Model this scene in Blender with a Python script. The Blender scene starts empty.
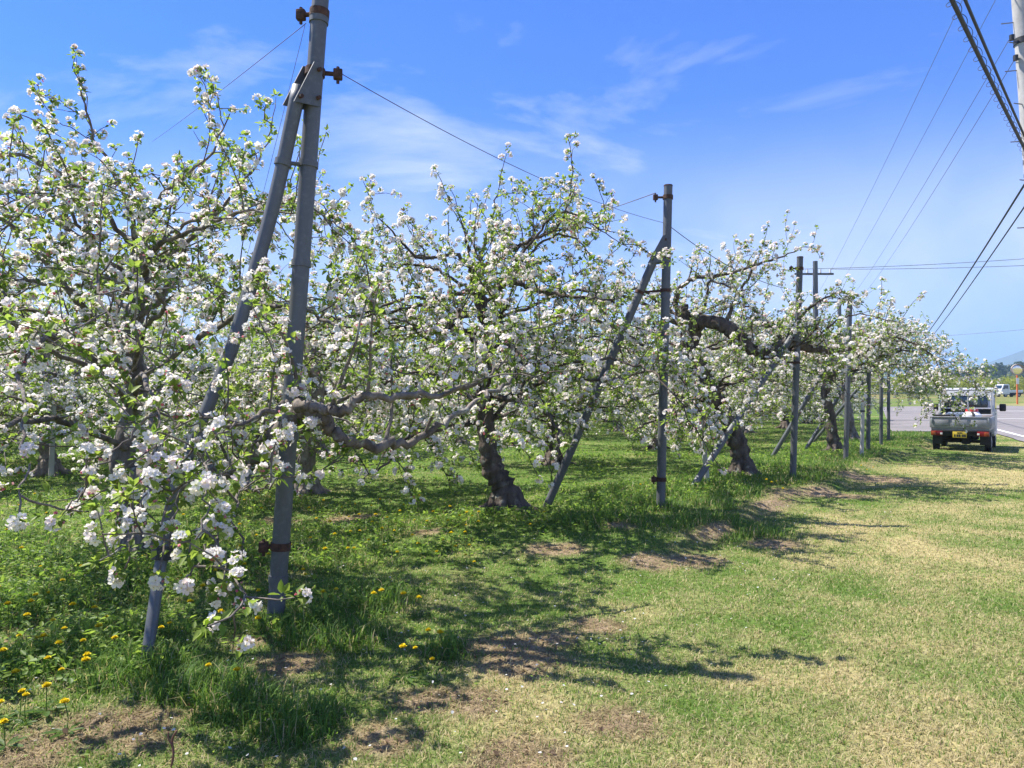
import bpy, bmesh, math, random
import numpy as np
from mathutils import Vector, Matrix

# ------------------------------------------------------------------ camera, sky, sun, exposure
S = bpy.context.scene
COL = S.collection
CAM_H, FPX, HOR = 1.45, 740.0, 398.0
cam_d = bpy.data.cameras.new('camera')
cam = bpy.data.objects.new('camera', cam_d)
COL.objects.link(cam)
cam.location = (0, 0, CAM_H)
cam.rotation_euler = (math.radians(90 + 1.08), 0, 0)
cam_d.sensor_width = 36
cam_d.lens = 36 * FPX / 1024
cam_d.clip_end = 20000
cam_d.clip_start = 0.05
S.camera = cam

SUN_TO = Vector((-0.60, 0.22, 1.0)).normalized()          # towards the sun
SUN_EL = math.asin(SUN_TO.z)
SUN_AZ = math.atan2(SUN_TO.x, SUN_TO.y)

W = bpy.data.worlds.new('World')
S.world = W
W.use_nodes = True
nt = W.node_tree
nt.nodes.clear()


def nd(tree, kind, **kw):
    n = tree.nodes.new(kind)
    for k, v in kw.items():
        if k in n.inputs:
            n.inputs[k].default_value = v
        else:
            setattr(n, k, v)
    return n


def build_sky():
    L = nt.links.new
    out = nd(nt, 'ShaderNodeOutputWorld')
    bg = nd(nt, 'ShaderNodeBackground')
    bg.inputs['Strength'].default_value = 0.085
    sky = nd(nt, 'ShaderNodeTexSky', sky_type='NISHITA', sun_disc=False)
    sky.sun_elevation = SUN_EL
    sky.sun_rotation = SUN_AZ
    sky.altitude = 300
    sky.air_density = 1.0
    sky.dust_density = 0.35
    sky.ozone_density = 3.2
    tc = nd(nt, 'ShaderNodeTexCoord')
    sep = nd(nt, 'ShaderNodeSeparateXYZ')
    L(tc.outputs['Generated'], sep.inputs[0])
    # clouds lie on a flat layer high above: project the direction on it
    zz = nd(nt, 'ShaderNodeMath', operation='MAXIMUM'); zz.inputs[1].default_value = 0.0
    L(sep.outputs['Z'], zz.inputs[0])
    zp = nd(nt, 'ShaderNodeMath', operation='ADD'); zp.inputs[1].default_value = 0.10
    L(zz.outputs[0], zp.inputs[0])
    dx = nd(nt, 'ShaderNodeMath', operation='DIVIDE'); L(sep.outputs['X'], dx.inputs[0]); L(zp.outputs[0], dx.inputs[1])
    dy = nd(nt, 'ShaderNodeMath', operation='DIVIDE'); L(sep.outputs['Y'], dy.inputs[0]); L(zp.outputs[0], dy.inputs[1])
    cmb = nd(nt, 'ShaderNodeCombineXYZ'); L(dx.outputs[0], cmb.inputs[0]); L(dy.outputs[0], cmb.inputs[1])
    mp = nd(nt, 'ShaderNodeMapping'); L(cmb.outputs[0], mp.inputs[0])
    mp.inputs['Location'].default_value = (5.75, 2.0, 0)
    mp.inputs['Rotation'].default_value = (0, 0, math.radians(-24))
    mp.inputs['Scale'].default_value = (0.8, 1.25, 1)
    n1 = nd(nt, 'ShaderNodeTexNoise'); L(mp.outputs[0], n1.inputs['Vector'])
    n1.inputs['Scale'].default_value = 1.0; n1.inputs['Detail'].default_value = 9; n1.inputs['Roughness'].default_value = 0.62
    n1.inputs['Distortion'].default_value = 0.6
    r1 = nd(nt, 'ShaderNodeMapRange')
    # a thicker wisp in the middle of the view and thin streaks low at the right
    prev = n1.outputs['Fac']
    for (cx, cy, rx, ry, amp) in ((-0.30, 2.32, 0.42, 0.30, 0.12), (1.5, 2.9, 1.2, 0.5, 0.10), (-2.2, 3.2, 1.2, 0.9, 0.06)):
        vs = nd(nt, 'ShaderNodeVectorMath', operation='SUBTRACT'); L(cmb.outputs[0], vs.inputs[0]); vs.inputs[1].default_value = (cx, cy, 0)
        vd = nd(nt, 'ShaderNodeVectorMath', operation='DIVIDE'); L(vs.outputs[0], vd.inputs[0]); vd.inputs[1].default_value = (rx, ry, 1)
        ln = nd(nt, 'ShaderNodeVectorMath', operation='LENGTH'); L(vd.outputs[0], ln.inputs[0])
        mk = nd(nt, 'ShaderNodeMapRange', interpolation_type='SMOOTHSTEP'); L(ln.outputs['Value'], mk.inputs[0])
        mk.inputs[1].default_value = 1.3; mk.inputs[2].default_value = 0.1; mk.inputs[3].default_value = 0.0; mk.inputs[4].default_value = amp
        ad = nd(nt, 'ShaderNodeMath', operation='ADD'); L(prev, ad.inputs[0]); L(mk.outputs[0], ad.inputs[1])
        prev = ad.outputs[0]
    L(prev, r1.inputs[0])
    r1.inputs[1].default_value = 0.50; r1.inputs[2].default_value = 0.80
    r1.inputs[3].default_value = 0.0; r1.inputs[4].default_value = 0.9
    # white bank low over the horizon
    lo = nd(nt, 'ShaderNodeMapRange', interpolation_type='SMOOTHSTEP'); L(sep.outputs['Z'], lo.inputs[0])
    lo.inputs[1].default_value = 0.38; lo.inputs[2].default_value = 0.07
    lo.inputs[3].default_value = 0.0; lo.inputs[4].default_value = 1.0
    n2 = nd(nt, 'ShaderNodeTexNoise'); L(tc.outputs['Generated'], n2.inputs['Vector'])
    n2.inputs['Scale'].default_value = 4.2; n2.inputs['Detail'].default_value = 7
    r2 = nd(nt, 'ShaderNodeMapRange'); L(n2.outputs['Fac'], r2.inputs[0])
    r2.inputs[1].default_value = 0.36; r2.inputs[2].default_value = 0.6
    r2.inputs[3].default_value = 0.4; r2.inputs[4].default_value = 1.0
    lom = nd(nt, 'ShaderNodeMath', operation='MULTIPLY'); L(lo.outputs[0], lom.inputs[0]); L(r2.outputs[0], lom.inputs[1])
    mx = nd(nt, 'ShaderNodeMath', operation='MAXIMUM'); L(r1.outputs[0], mx.inputs[0]); L(lom.outputs[0], mx.inputs[1])
    cl = nd(nt, 'ShaderNodeMix', data_type='RGBA')
    tint = nd(nt, 'ShaderNodeMix', data_type='RGBA', blend_type='MULTIPLY')
    tint.inputs['Factor'].default_value = 1.0
    tint.inputs['B'].default_value = (0.15, 0.51, 1.27, 1)
    L(sky.outputs[0], tint.inputs['A'])
    L(mx.outputs[0], cl.inputs['Factor'])
    L(tint.outputs['Result'], cl.inputs['A'])
    cl.inputs['B'].default_value = (5.2, 5.5, 6.2, 1)
    L(cl.outputs['Result'], bg.inputs['Color'])
    L(bg.outputs[0], out.inputs['Surface'])


build_sky()

sun_d = bpy.data.lights.new('sun', 'SUN')
sun_d.energy = 5.0
sun_d.angle = math.radians(0.53)
sun_d.color = (1.0, 0.945, 0.85)
sun = bpy.data.objects.new('sun', sun_d)
COL.objects.link(sun)
sun.location = (-20, 8, 40)
sun.rotation_euler = SUN_TO.to_track_quat('Z', 'Y').to_euler()

S.view_settings.view_transform = 'Standard'
S.view_settings.look = 'None'
S.view_settings.exposure = 1.18
S.view_settings.gamma = 1
S.cycles.max_bounces = 6
S.cycles.transparent_max_bounces = 4
S.cycles.use_denoising = True

# ------------------------------------------------------------------ helpers
rng = np.random.default_rng(11)
random.seed(5)
ROW0 = np.array([-1.55, 4.83])                # first trellis post
RD = np.array([0.585, 0.811])                 # direction of the orchard rows


def P(px, py, d):
    """point seen from the photographer's spot in direction (px, py), d metres deep"""
    return np.array([(px - 512) / FPX * d, d, CAM_H + (HOR - py) / FPX * d])


def tag(o, label=None, cat=None, group=None, kind=None):
    if label: o['label'] = label
    if cat: o['category'] = cat
    if group: o['group'] = group
    if kind: o['kind'] = kind
    return o


def empty(name, loc, rz=0.0):
    o = bpy.data.objects.new(name, None)
    COL.objects.link(o)
    o.location = loc
    o.rotation_euler = (0, 0, rz)
    o.empty_display_size = 0.2
    return o


def link(name, me, parent=None):
    o = bpy.data.objects.new(name, me)
    COL.objects.link(o)
    if parent is not None:
        o.parent = parent
    return o


def np_mesh(name, V, quads=None, tris=None, mat=None, col=None, smooth=False):
    me = bpy.data.meshes.new(name)
    parts, starts, off = [], [], 0
    if quads is not None and len(quads):
        parts.append(np.asarray(quads, np.int32).ravel())
        starts.append(np.arange(len(quads)) * 4); off = len(quads) * 4
    if tris is not None and len(tris):
        parts.append(np.asarray(tris, np.int32).ravel())
        starts.append(off + np.arange(len(tris)) * 3)
    idx = np.concatenate(parts); st = np.concatenate(starts).astype(np.int32)
    me.vertices.add(len(V)); me.vertices.foreach_set('co', np.asarray(V, np.float32).ravel())
    me.loops.add(len(idx)); me.loops.foreach_set('vertex_index', idx)
    me.polygons.add(len(st)); me.polygons.foreach_set('loop_start', st)
    if smooth:
        me.polygons.foreach_set('use_smooth', np.ones(len(st), bool))
    if col is not None:
        a = me.attributes.new('col', 'FLOAT_COLOR', 'POINT')
        c = np.ones((len(V), 4), np.float32); c[:, :3] = col
        a.data.foreach_set('color', c.ravel())
    me.update(calc_edges=True)
    if mat: me.materials.append(mat)
    return me


def hsh(ix, iy, seed):
    h = (ix.astype(np.int64) * 374761393 + iy.astype(np.int64) * 668265263 + seed * 974634777) & 0xffffffff
    h = ((h ^ (h >> 13)) * 1274126177) & 0xffffffff
    h = h ^ (h >> 16)
    return (h & 0xffff) / 65535.0


def vnoise(x, y, seed=0):
    x = np.asarray(x, float); y = np.asarray(y, float)
    ix, iy = np.floor(x), np.floor(y)
    fx, fy = x - ix, y - iy
    fx = fx * fx * (3 - 2 * fx); fy = fy * fy * (3 - 2 * fy)
    a, b = hsh(ix, iy, seed), hsh(ix + 1, iy, seed)
    c, d = hsh(ix, iy + 1, seed), hsh(ix + 1, iy + 1, seed)
    return (a * (1 - fx) + b * fx) * (1 - fy) + (c * (1 - fx) + d * fx) * fy


def fbm(x, y, seed=0, oct=4):
    v, a, t = 0, 1.0, 0
    for i in range(oct):
        v = v + a * vnoise(x * 2 ** i, y * 2 ** i, seed + i * 17); t += a; a *= 0.5
    return v / t


def sst(a, b, x):
    t = np.clip((np.asarray(x, float) - a) / (b - a), 0, 1)
    return t * t * (3 - 2 * t)


def row_st(x, y):
    """s: metres to the right of the post line, t: metres along it"""
    dx, dy = x - ROW0[0], y - ROW0[1]
    return dx * RD[1] - dy * RD[0], dx * RD[0] + dy * RD[1]


# ------------------------------------------------------------------ materials
def new_mat(name):
    m = bpy.data.materials.new(name)
    m.use_nodes = True
    t = m.node_tree
    b = t.nodes['Principled BSDF']
    return m, t, b


def noisy(name, c1, c2, scale=8, rough=0.7, metal=0.0, bump=0.0, detail=6, stretch=(1, 1, 1), spec=0.5, lo=0.3, hi=0.7, bscale=None):
    m, t, b = new_mat(name)
    L = t.links.new
    tc = nd(t, 'ShaderNodeTexCoord')
    mp = nd(t, 'ShaderNodeMapping'); mp.inputs['Scale'].default_value = stretch
    L(tc.outputs['Object'], mp.inputs[0])
    n = nd(t, 'ShaderNodeTexNoise'); n.inputs['Scale'].default_value = scale; n.inputs['Detail'].default_value = detail
    n.inputs['Roughness'].default_value = 0.6
    L(mp.outputs[0], n.inputs['Vector'])
    r = nd(t, 'ShaderNodeMapRange'); L(n.outputs['Fac'], r.inputs[0]); r.inputs[1].default_value = lo; r.inputs[2].default_value = hi
    mx = nd(t, 'ShaderNodeMix', data_type='RGBA')
    L(r.outputs[0], mx.inputs['Factor']); mx.inputs['A'].default_value = (*c1, 1); mx.inputs['B'].default_value = (*c2, 1)
    L(mx.outputs['Result'], b.inputs['Base Color'])
    b.inputs['Roughness'].default_value = rough; b.inputs['Metallic'].default_value = metal
    b.inputs['Specular IOR Level'].default_value = spec
    if bump:
        n3 = n
        if bscale:
            n3 = nd(t, 'ShaderNodeTexNoise'); n3.inputs['Scale'].default_value = bscale; n3.inputs['Detail'].default_value = 6
            L(mp.outputs[0], n3.inputs['Vector'])
        bp = nd(t, 'ShaderNodeBump'); bp.inputs['Strength'].default_value = bump; bp.inputs['Distance'].default_value = 0.02
        L(n3.outputs['Fac'], bp.inputs['Height']); L(bp.outputs[0], b.inputs['Normal'])
    return m


def leafy(name, trans=0.35, rough=0.55, spec=0.3, tmul=1.0):
    """colour from the mesh, some light let through"""
    m, t, b = new_mat(name)
    L = t.links.new
    at = nd(t, 'ShaderNodeAttribute', attribute_name='col')
    L(at.outputs['Color'], b.inputs['Base Color'])
    b.inputs['Roughness'].default_value = rough
    b.inputs['Specular IOR Level'].default_value = spec
    tr = nd(t, 'ShaderNodeBsdfTranslucent')
    if tmul != 1.0:
        mm = nd(t, 'ShaderNodeMix', data_type='RGBA', blend_type='MULTIPLY'); mm.inputs['Factor'].default_value = 1
        mm.inputs['B'].default_value = (tmul, tmul, tmul * 0.8, 1)
        L(at.outputs['Color'], mm.inputs['A']); L(mm.outputs['Result'], tr.inputs['Color'])
    else:
        L(at.outputs['Color'], tr.inputs['Color'])
    mix = nd(t, 'ShaderNodeMixShader'); mix.inputs[0].default_value = trans
    L(b.outputs[0], mix.inputs[1]); L(tr.outputs[0], mix.inputs[2])
    L(mix.outputs[0], t.nodes['Material Output'].inputs['Surface'])
    return m


M = {}
M['bark'] = noisy('bark', (0.10, 0.08, 0.066), (0.32, 0.28, 0.245), 14, 0.9, bump=0.6, stretch=(1, 1, 0.45), spec=0.15, bscale=38)
M['old_bark'] = noisy('old_bark', (0.034, 0.027, 0.023), (0.165, 0.135, 0.112), 9, 0.95, bump=1.0, stretch=(1, 1, 0.35), spec=0.1, bscale=26)
M['trunk_bark'] = noisy('trunk_bark', (0.065, 0.054, 0.047), (0.26, 0.225, 0.195), 11, 0.92, bump=0.8, stretch=(1, 1, 0.4), spec=0.12, bscale=32)
M['leaf'] = leafy('apple_leaf', 0.5, 0.5, 0.3, 1.55)
M['petal'] = leafy('apple_petal', 0.45, 0.6, 0.2)
M['grass'] = leafy('grass_blade', 0.38, 0.6, 0.25, 1.4)
M['dandelion'] = leafy('dandelion_petal', 0.2, 0.6, 0.2)
M['steel'] = noisy('galvanised_steel', (0.078, 0.085, 0.092), (0.13, 0.138, 0.147), 5, 0.55, 0.25, 0.08, stretch=(1, 1, 0.25))


def steel_stains():
    t = M['steel'].node_tree
    L = t.links.new
    b = t.nodes['Principled BSDF']
    src = b.inputs['Base Color'].links[0].from_socket
    tc = nd(t, 'ShaderNodeTexCoord')
    mp = nd(t, 'ShaderNodeMapping'); mp.inputs['Scale'].default_value = (9, 9, 1.3); L(tc.outputs['Object'], mp.inputs[0])
    n = nd(t, 'ShaderNodeTexNoise'); n.inputs['Scale'].default_value = 2.2; n.inputs['Detail'].default_value = 8; n.inputs['Roughness'].default_value = 0.7
    L(mp.outputs[0], n.inputs['Vector'])
    r = nd(t, 'ShaderNodeMapRange'); L(n.outputs['Fac'], r.inputs[0]); r.inputs[1].default_value = 0.57; r.inputs[2].default_value = 0.76; r.inputs[4].default_value = 0.45
    mx = nd(t, 'ShaderNodeMix', data_type='RGBA'); L(r.outputs[0], mx.inputs['Factor']); L(src, mx.inputs['A'])
    mx.inputs['B'].default_value = (0.085, 0.062, 0.048, 1)
    n2 = nd(t, 'ShaderNodeTexNoise'); n2.inputs['Scale'].default_value = 34; n2.inputs['Detail'].default_value = 5
    L(tc.outputs['Object'], n2.inputs['Vector'])
    r2 = nd(t, 'ShaderNodeMapRange'); L(n2.outputs['Fac'], r2.inputs[0]); r2.inputs[1].default_value = 0.52; r2.inputs[2].default_value = 0.7; r2.inputs[4].default_value = 0.22
    m2 = nd(t, 'ShaderNodeMix', data_type='RGBA'); L(r2.outputs[0], m2.inputs['Factor']); L(mx.outputs['Result'], m2.inputs['A'])
    m2.inputs['B'].default_value = (0.23, 0.24, 0.245, 1)
    L(m2.outputs['Result'], b.inputs['Base Color'])


steel_stains()
M['rust'] = noisy('rusty_iron', (0.035, 0.021, 0.016), (0.115, 0.055, 0.036), 40, 0.9, 0.1, 0.5)
M['wire'] = noisy('steel_wire', (0.12, 0.12, 0.13), (0.2, 0.2, 0.21), 3, 0.6, 0.5)
M['cable'] = noisy('black_cable', (0.012, 0.013, 0.018), (0.025, 0.026, 0.03), 3, 0.6)
M['concrete'] = noisy('pole_concrete', (0.34, 0.33, 0.32), (0.48, 0.47, 0.45), 6, 0.85, bump=0.1)
M['rubber'] = noisy('rubber', (0.012, 0.012, 0.012), (0.03, 0.029, 0.027), 20, 0.8)
M['black'] = noisy('black_plastic', (0.012, 0.012, 0.014), (0.022, 0.022, 0.025), 9, 0.5)
M['white_paint'] = noisy('white_car_paint', (0.66, 0.67, 0.68), (0.74, 0.745, 0.75), 3, 0.3, lo=0.2, hi=0.8)
M['cab_paint'] = noisy('pale_silver_paint', (0.44, 0.45, 0.465), (0.56, 0.57, 0.58), 5, 0.35, 0.05)
M['silver_paint'] = noisy('silver_car_paint', (0.23, 0.235, 0.25), (0.36, 0.365, 0.38), 7, 0.45, 0.1)
M['galv_rail'] = noisy('pale_rail', (0.42, 0.43, 0.45), (0.55, 0.56, 0.58), 8, 0.4, 0.5)
M['under'] = noisy('dark_underbody', (0.012, 0.012, 0.012), (0.03, 0.027, 0.024), 12, 0.85)
M['asphalt'] = noisy('asphalt', (0.17, 0.152, 0.146), (0.225, 0.205, 0.197), 2.2, 0.92, bump=0.15, bscale=60)
M['line'] = noisy('road_paint', (0.62, 0.62, 0.6), (0.78, 0.78, 0.76), 5, 0.8)
M['orange'] = noisy('orange_paint', (0.58, 0.13, 0.035), (0.68, 0.18, 0.05), 5, 0.45)
M['taillight'] = noisy('red_lens', (0.13, 0.006, 0.006), (0.22, 0.01, 0.01), 10, 0.2)
M['amber'] = noisy('amber_lens', (0.26, 0.05, 0.012), (0.34, 0.075, 0.016), 10, 0.2)
M['clear'] = noisy('clear_lens', (0.65, 0.62, 0.6), (0.8, 0.78, 0.76), 10, 0.12)
M['plate'] = noisy('yellow_plate', (0.50, 0.36, 0.03), (0.58, 0.43, 0.04), 10, 0.5)
M['red'] = noisy('red_plastic', (0.5, 0.02, 0.025), (0.6, 0.035, 0.035), 6, 0.4)
M['white_plastic'] = noisy('white_plastic', (0.66, 0.66, 0.66), (0.76, 0.76, 0.77), 6, 0.45)
M['tarp'] = noisy('blue_grey_tarp', (0.10, 0.14, 0.22), (0.2, 0.25, 0.33), 9, 0.6, bump=0.5)
M['beige'] = noisy('faded_board', (0.32, 0.27, 0.24), (0.42, 0.36, 0.33), 5, 0.8)
M['band'] = noisy('black_tape', (0.01, 0.01, 0.012), (0.03, 0.03, 0.033), 60, 0.35, bump=0.6)
M['weathered'] = noisy('weathered_stake', (0.34, 0.33, 0.31), (0.5, 0.49, 0.46), 12, 0.9, bump=0.2, stretch=(1, 1, 0.2))
M['insulator'] = noisy('porcelain', (0.6, 0.6, 0.6), (0.7, 0.7, 0.7), 5, 0.25)


def lichen(m, col, scale, lo, hi, amount):
    t = m.node_tree
    L = t.links.new
    b = t.nodes['Principled BSDF']
    src = b.inputs['Base Color'].links[0].from_socket
    tc = nd(t, 'ShaderNodeTexCoord')
    n = nd(t, 'ShaderNodeTexNoise'); n.inputs['Scale'].default_value = scale; n.inputs['Detail'].default_value = 7; n.inputs['Roughness'].default_value = 0.65
    L(tc.outputs['Object'], n.inputs['Vector'])
    r = nd(t, 'ShaderNodeMapRange'); L(n.outputs['Fac'], r.inputs[0]); r.inputs[1].default_value = lo; r.inputs[2].default_value = hi; r.inputs[4].default_value = amount
    mx = nd(t, 'ShaderNodeMix', data_type='RGBA'); L(r.outputs[0], mx.inputs['Factor']); L(src, mx.inputs['A'])
    mx.inputs['B'].default_value = (*col, 1)
    L(mx.outputs['Result'], b.inputs['Base Color'])


for k_, a_ in (('bark', 0.6), ('trunk_bark', 0.7), ('old_bark', 0.45)):
    lichen(M[k_], (0.36, 0.37, 0.32), 8.5, 0.56, 0.66, a_)
lichen(M['asphalt'], (0.12, 0.115, 0.112), 0.35, 0.5, 0.62, 0.5)
lichen(M['silver_paint'], (0.2, 0.17, 0.13), 5.0, 0.5, 0.72, 0.6)


def glass_mat():
    m, t, b = new_mat('dark_window_glass')
    b.inputs['Base Color'].default_value = (0.02, 0.035, 0.045, 1)
    b.inputs['Roughness'].default_value = 0.06
    b.inputs['Specular IOR Level'].default_value = 0.8
    return m


M['glass'] = glass_mat()


def mirror_mat():
    m, t, b = new_mat('convex_mirror')
    b.inputs['Base Color'].default_value = (0.75, 0.72, 0.66, 1)
    b.inputs['Metallic'].default_value = 1.0
    b.inputs['Roughness'].default_value = 0.12
    return m


M['mirror'] = mirror_mat()


def ground_mat():
    m, t, b = new_mat('orchard_turf')
    L = t.links.new
    at = nd(t, 'ShaderNodeAttribute', attribute_name='col')
    tc = nd(t, 'ShaderNodeTexCoord')
    n = nd(t, 'ShaderNodeTexNoise'); n.inputs['Scale'].default_value = 22; n.inputs['Detail'].default_value = 8; n.inputs['Roughness'].default_value = 0.7
    L(tc.outputs['Object'], n.inputs['Vector'])
    r = nd(t, 'ShaderNodeMapRange'); L(n.outputs['Fac'], r.inputs[0]); r.inputs[1].default_value = 0.3; r.inputs[2].default_value = 0.7
    r.inputs[3].default_value = 0.4; r.inputs[4].default_value = 1.5
    mm = nd(t, 'ShaderNodeVectorMath', operation='SCALE'); L(at.outputs['Color'], mm.inputs[0]); L(r.outputs[0], mm.inputs['Scale'])
    L(mm.outputs[0], b.inputs['Base Color'])
    b.inputs['Roughness'].default_value = 0.95
    b.inputs['Specular IOR Level'].default_value = 0.1
    bp = nd(t, 'ShaderNodeBump'); bp.inputs['Strength'].default_value = 0.8; bp.inputs['Distance'].default_value = 0.03
    L(n.outputs['Fac'], bp.inputs['Height']); L(bp.outputs[0], b.inputs['Normal'])
    return m


M['ground'] = ground_mat()

# ------------------------------------------------------------------ terrain
ROAD_L = np.array([16.5, 23.8]); RR = np.array([0.443, 0.897]); RN = np.array([0.897, -0.443])


def terrain(x, y):
    x = np.asarray(x, float); y = np.asarray(y, float)
    s, t = row_st(x, y)
    near = 1 - sst(24, 31, y)
    side = 1 - sst(4.5, 6.5, s)
    bumps = (fbm(x * 0.9, y * 0.9, 3, 4) - 0.5) * 0.085 + (fbm(x * 3.1, y * 3.1, 9, 3) - 0.5) * 0.03
    # low mound of longer grass under the first row of trees
    edge = 1.15 + (vnoise(x * 0.8, y * 0.8, 41) - 0.5) * 0.5
    mound = 0.085 * (1 - sst(edge - 0.12, edge + 0.16, s)) * sst(-3.2, -1.2, s) * sst(2.0, 4.5, t)
    h = (bumps + mound) * near * side
    far = np.interp(y, [-400, 35, 70, 78, 104, 130, 4000], [0, 0, 0.5, 1.0, 1.62, 2.2, 2.6])
    return h + far


def gz(x, y):
    return float(terrain(np.array([x]), np.array([y]))[0])


def gp(px, py, it=6):
    """where the ground is met in direction (px, py)"""
    h = 0.0
    for _ in range(it):
        d = (CAM_H - h) * FPX / (py - HOR)
        x = (px - 512) / FPX * d
        h = gz(x, d)
    return np.array([x, d, h])


TALL_SPOTS = [gp(*q).tolist()[:2] + [r] for q, r in [
    ((312, 628), 0.42), ((345, 640), 0.3), ((150, 668), 0.38), ((110, 640), 0.45), ((205, 690), 0.3), ((350, 600), 0.5),
    ((60, 650), 0.5), ((110, 570), 0.9), ((40, 600), 0.7), ((500, 517), 0.45), ((660, 506), 0.5), ((600, 520), 0.7), ((720, 525), 0.8),
    ((792, 480), 0.5), ((740, 482), 0.6), ((845, 462), 0.5), ((868, 452), 0.6), ((885, 445), 0.7), ((830, 458), 0.7),
    ((455, 650), 0.2), ((300, 720), 0.25), ((240, 705), 0.25)]]
BARE_SPOTS = [gp(*q).tolist()[:2] + [r] for q, r in [
    ((520, 650), 0.42), ((560, 640), 0.3), ((600, 625), 0.25), ((420, 700), 0.3), ((385, 735), 0.28), ((470, 700), 0.22), ((290, 662), 0.22), ((250, 640), 0.2), ((60, 740), 0.4),
    ((130, 730), 0.35), ((520, 760), 0.3), ((620, 720), 0.25), ((640, 560), 0.4), ((560, 548), 0.4), ((700, 562), 0.4), ((770, 545), 0.35), ((350, 520), 0.5), ((430, 530), 0.3),
    ((830, 495), 0.7), ((870, 478), 0.9), ((280, 520), 0.4), ((20, 640), 0.25), ((620, 525), 0.25)]]


def spots(x, y, L):
    v = np.zeros_like(np.asarray(x, float))
    for (a, b, r) in L:
        v = np.maximum(v, np.exp(-((x - a) ** 2 + (y - b) ** 2) / (r * r)))
    return v


def masks(x, y):
    s, t = row_st(x, y)
    n1 = fbm(x * 0.55, y * 0.55, 101, 4); n2 = fbm(x * 2.3, y * 2.3, 131, 4); n3 = fbm(x * 6.5, y * 6.5, 171, 3)
    left = 1 - sst(-0.9, 0.7, s)
    dry = 0.37 + 0.26 * sst(1.2, 4.2, s) - 0.24 * left + 1.15 * (n1 - 0.5) + 0.9 * (n2 - 0.5) + 0.55 * (n3 - 0.5)
    dry = np.clip(dry, 0, 1)
    edge = 1.15 + (vnoise(x * 0.8, y * 0.8, 41) - 0.5) * 0.5
    ridge = np.exp(-((s - edge) / 0.2) ** 2) * sst(3.2, 4.5, t) * (1 - 0.8 * sst(7.5, 10.5, t)) * sst(0.28, 0.6, n2)
    sp = spots(x, y, BARE_SPOTS)
    bare = np.clip(np.maximum(ridge * 1.1, sst(0.42, 0.9, sp * (0.25 + 0.9 * n2 + 0.7 * n3))) , 0, 1)
    strip = sst(-2.0, -1.0, s) * (1 - sst(edge - 0.3, edge - 0.05, s)) * sst(3.5, 5.5, t) * sst(0.36, 0.52, n2 * 0.6 + n1 * 0.4)
    back = sst(0.5, 0.64, n1) * left * 0.5
    tall = np.clip(np.maximum(np.maximum(spots(x, y, TALL_SPOTS) * (0.55 + 0.9 * n2), strip * 0.8), back), 0, 1)
    tall = tall * (1 - 0.8 * bare)
    return s, t, dry, bare, tall


def mix3(a, b, f):
    return np.asarray(a)[None, :] * (1 - f[:, None]) + np.asarray(b)[None, :] * f[:, None]


GREEN = np.array([0.10, 0.19, 0.028]); YGREEN = np.array([0.18, 0.24, 0.055]); STRAW = np.array([0.45, 0.385, 0.21])
SOIL = np.array([0.29, 0.215, 0.14])


def ground_cols(x, y):
    s, t, dry, bare, tall = masks(x, y)
    g = mix3(np.array([0.10, 0.165, 0.032]), np.array([0.36, 0.31, 0.145]), sst(0.1, 0.95, dry))
    g = g * (1 - bare[:, None]) + SOIL[None, :] * bare[:, None]
    g = g * (1 - 0.55 * tall[:, None]) + np.array([0.05, 0.085, 0.018])[None, :] * 0.55 * tall[:, None]
    far = sst(60, 110, y)[:, None]
    verge = np.where((vnoise(x * 0.2, y * 0.5, 7) > 0.5)[:, None], np.array([[0.14, 0.17, 0.05]]), np.array([[0.26, 0.19, 0.08]]))
    return g * (1 - far) + verge * far


def build_ground():
    def axis(a, b, step, lo, hi):
        d = np.arange(a, b + 1e-6, step)
        out, v, st = [], b, step
        while v < hi:
            st = min(st * 1.22, 300); v += st; out.append(v)
        low, v, st = [], a, step
        while v > lo:
            st = min(st * 1.22, 300); v -= st; low.append(v)
        return np.concatenate([np.array(low[::-1]), d, np.array(out)])
    xs = axis(-9, 17, 0.1, -3600, 3600)
    ys1 = np.arange(1.2, 31.01, 0.1); ys2 = np.arange(31.5, 131, 0.5)
    out, v, st = [], 130.5, 0.5
    while v < 5200:
        st = min(st * 1.25, 300); v += st; out.append(v)
    low, v, st = [], 1.2, 0.1
    while v > -300:
        st = min(st * 1.3, 60); v -= st; low.append(v)
    ys = np.concatenate([np.array(low[::-1]), ys1, ys2, np.array(out)])
    X, Y = np.meshgrid(xs, ys)
    x, y = X.ravel(), Y.ravel()
    V = np.stack([x, y, terrain(x, y)], 1)
    nx, ny = len(xs), len(ys)
    i = np.arange(nx * ny).reshape(ny, nx)
    q = np.stack([i[:-1, :-1], i[:-1, 1:], i[1:, 1:], i[1:, :-1]], -1).reshape(-1, 4)
    o = link('ground', np_mesh('ground', V, q, None, M['ground'], ground_cols(x, y), True))
    tag(o, 'mown orchard grass, green under the trees and straw yellow in the open', 'ground', kind='structure')


build_ground()


def sheet(name, corners, nu, nv, lift, mat, parent=None):
    """a sheet between four corners that lies on the terrain"""
    a, b, c, d = [np.array(q, float) for q in corners]
    u = np.linspace(0, 1, nu + 1); v = np.linspace(0, 1, nv + 1)
    U, Vv = np.meshgrid(u, v); U = U.ravel()[:, None]; Vv = Vv.ravel()[:, None]
    p = (a * (1 - U) + b * U) * (1 - Vv) + (d * (1 - U) + c * U) * Vv
    V = np.column_stack([p, terrain(p[:, 0], p[:, 1]) + lift])
    i = np.arange((nu + 1) * (nv + 1)).reshape(nv + 1, nu + 1)
    q = np.stack([i[:-1, :-1], i[:-1, 1:], i[1:, 1:], i[1:, :-1]], -1).reshape(-1, 4)
    return V, q


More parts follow.
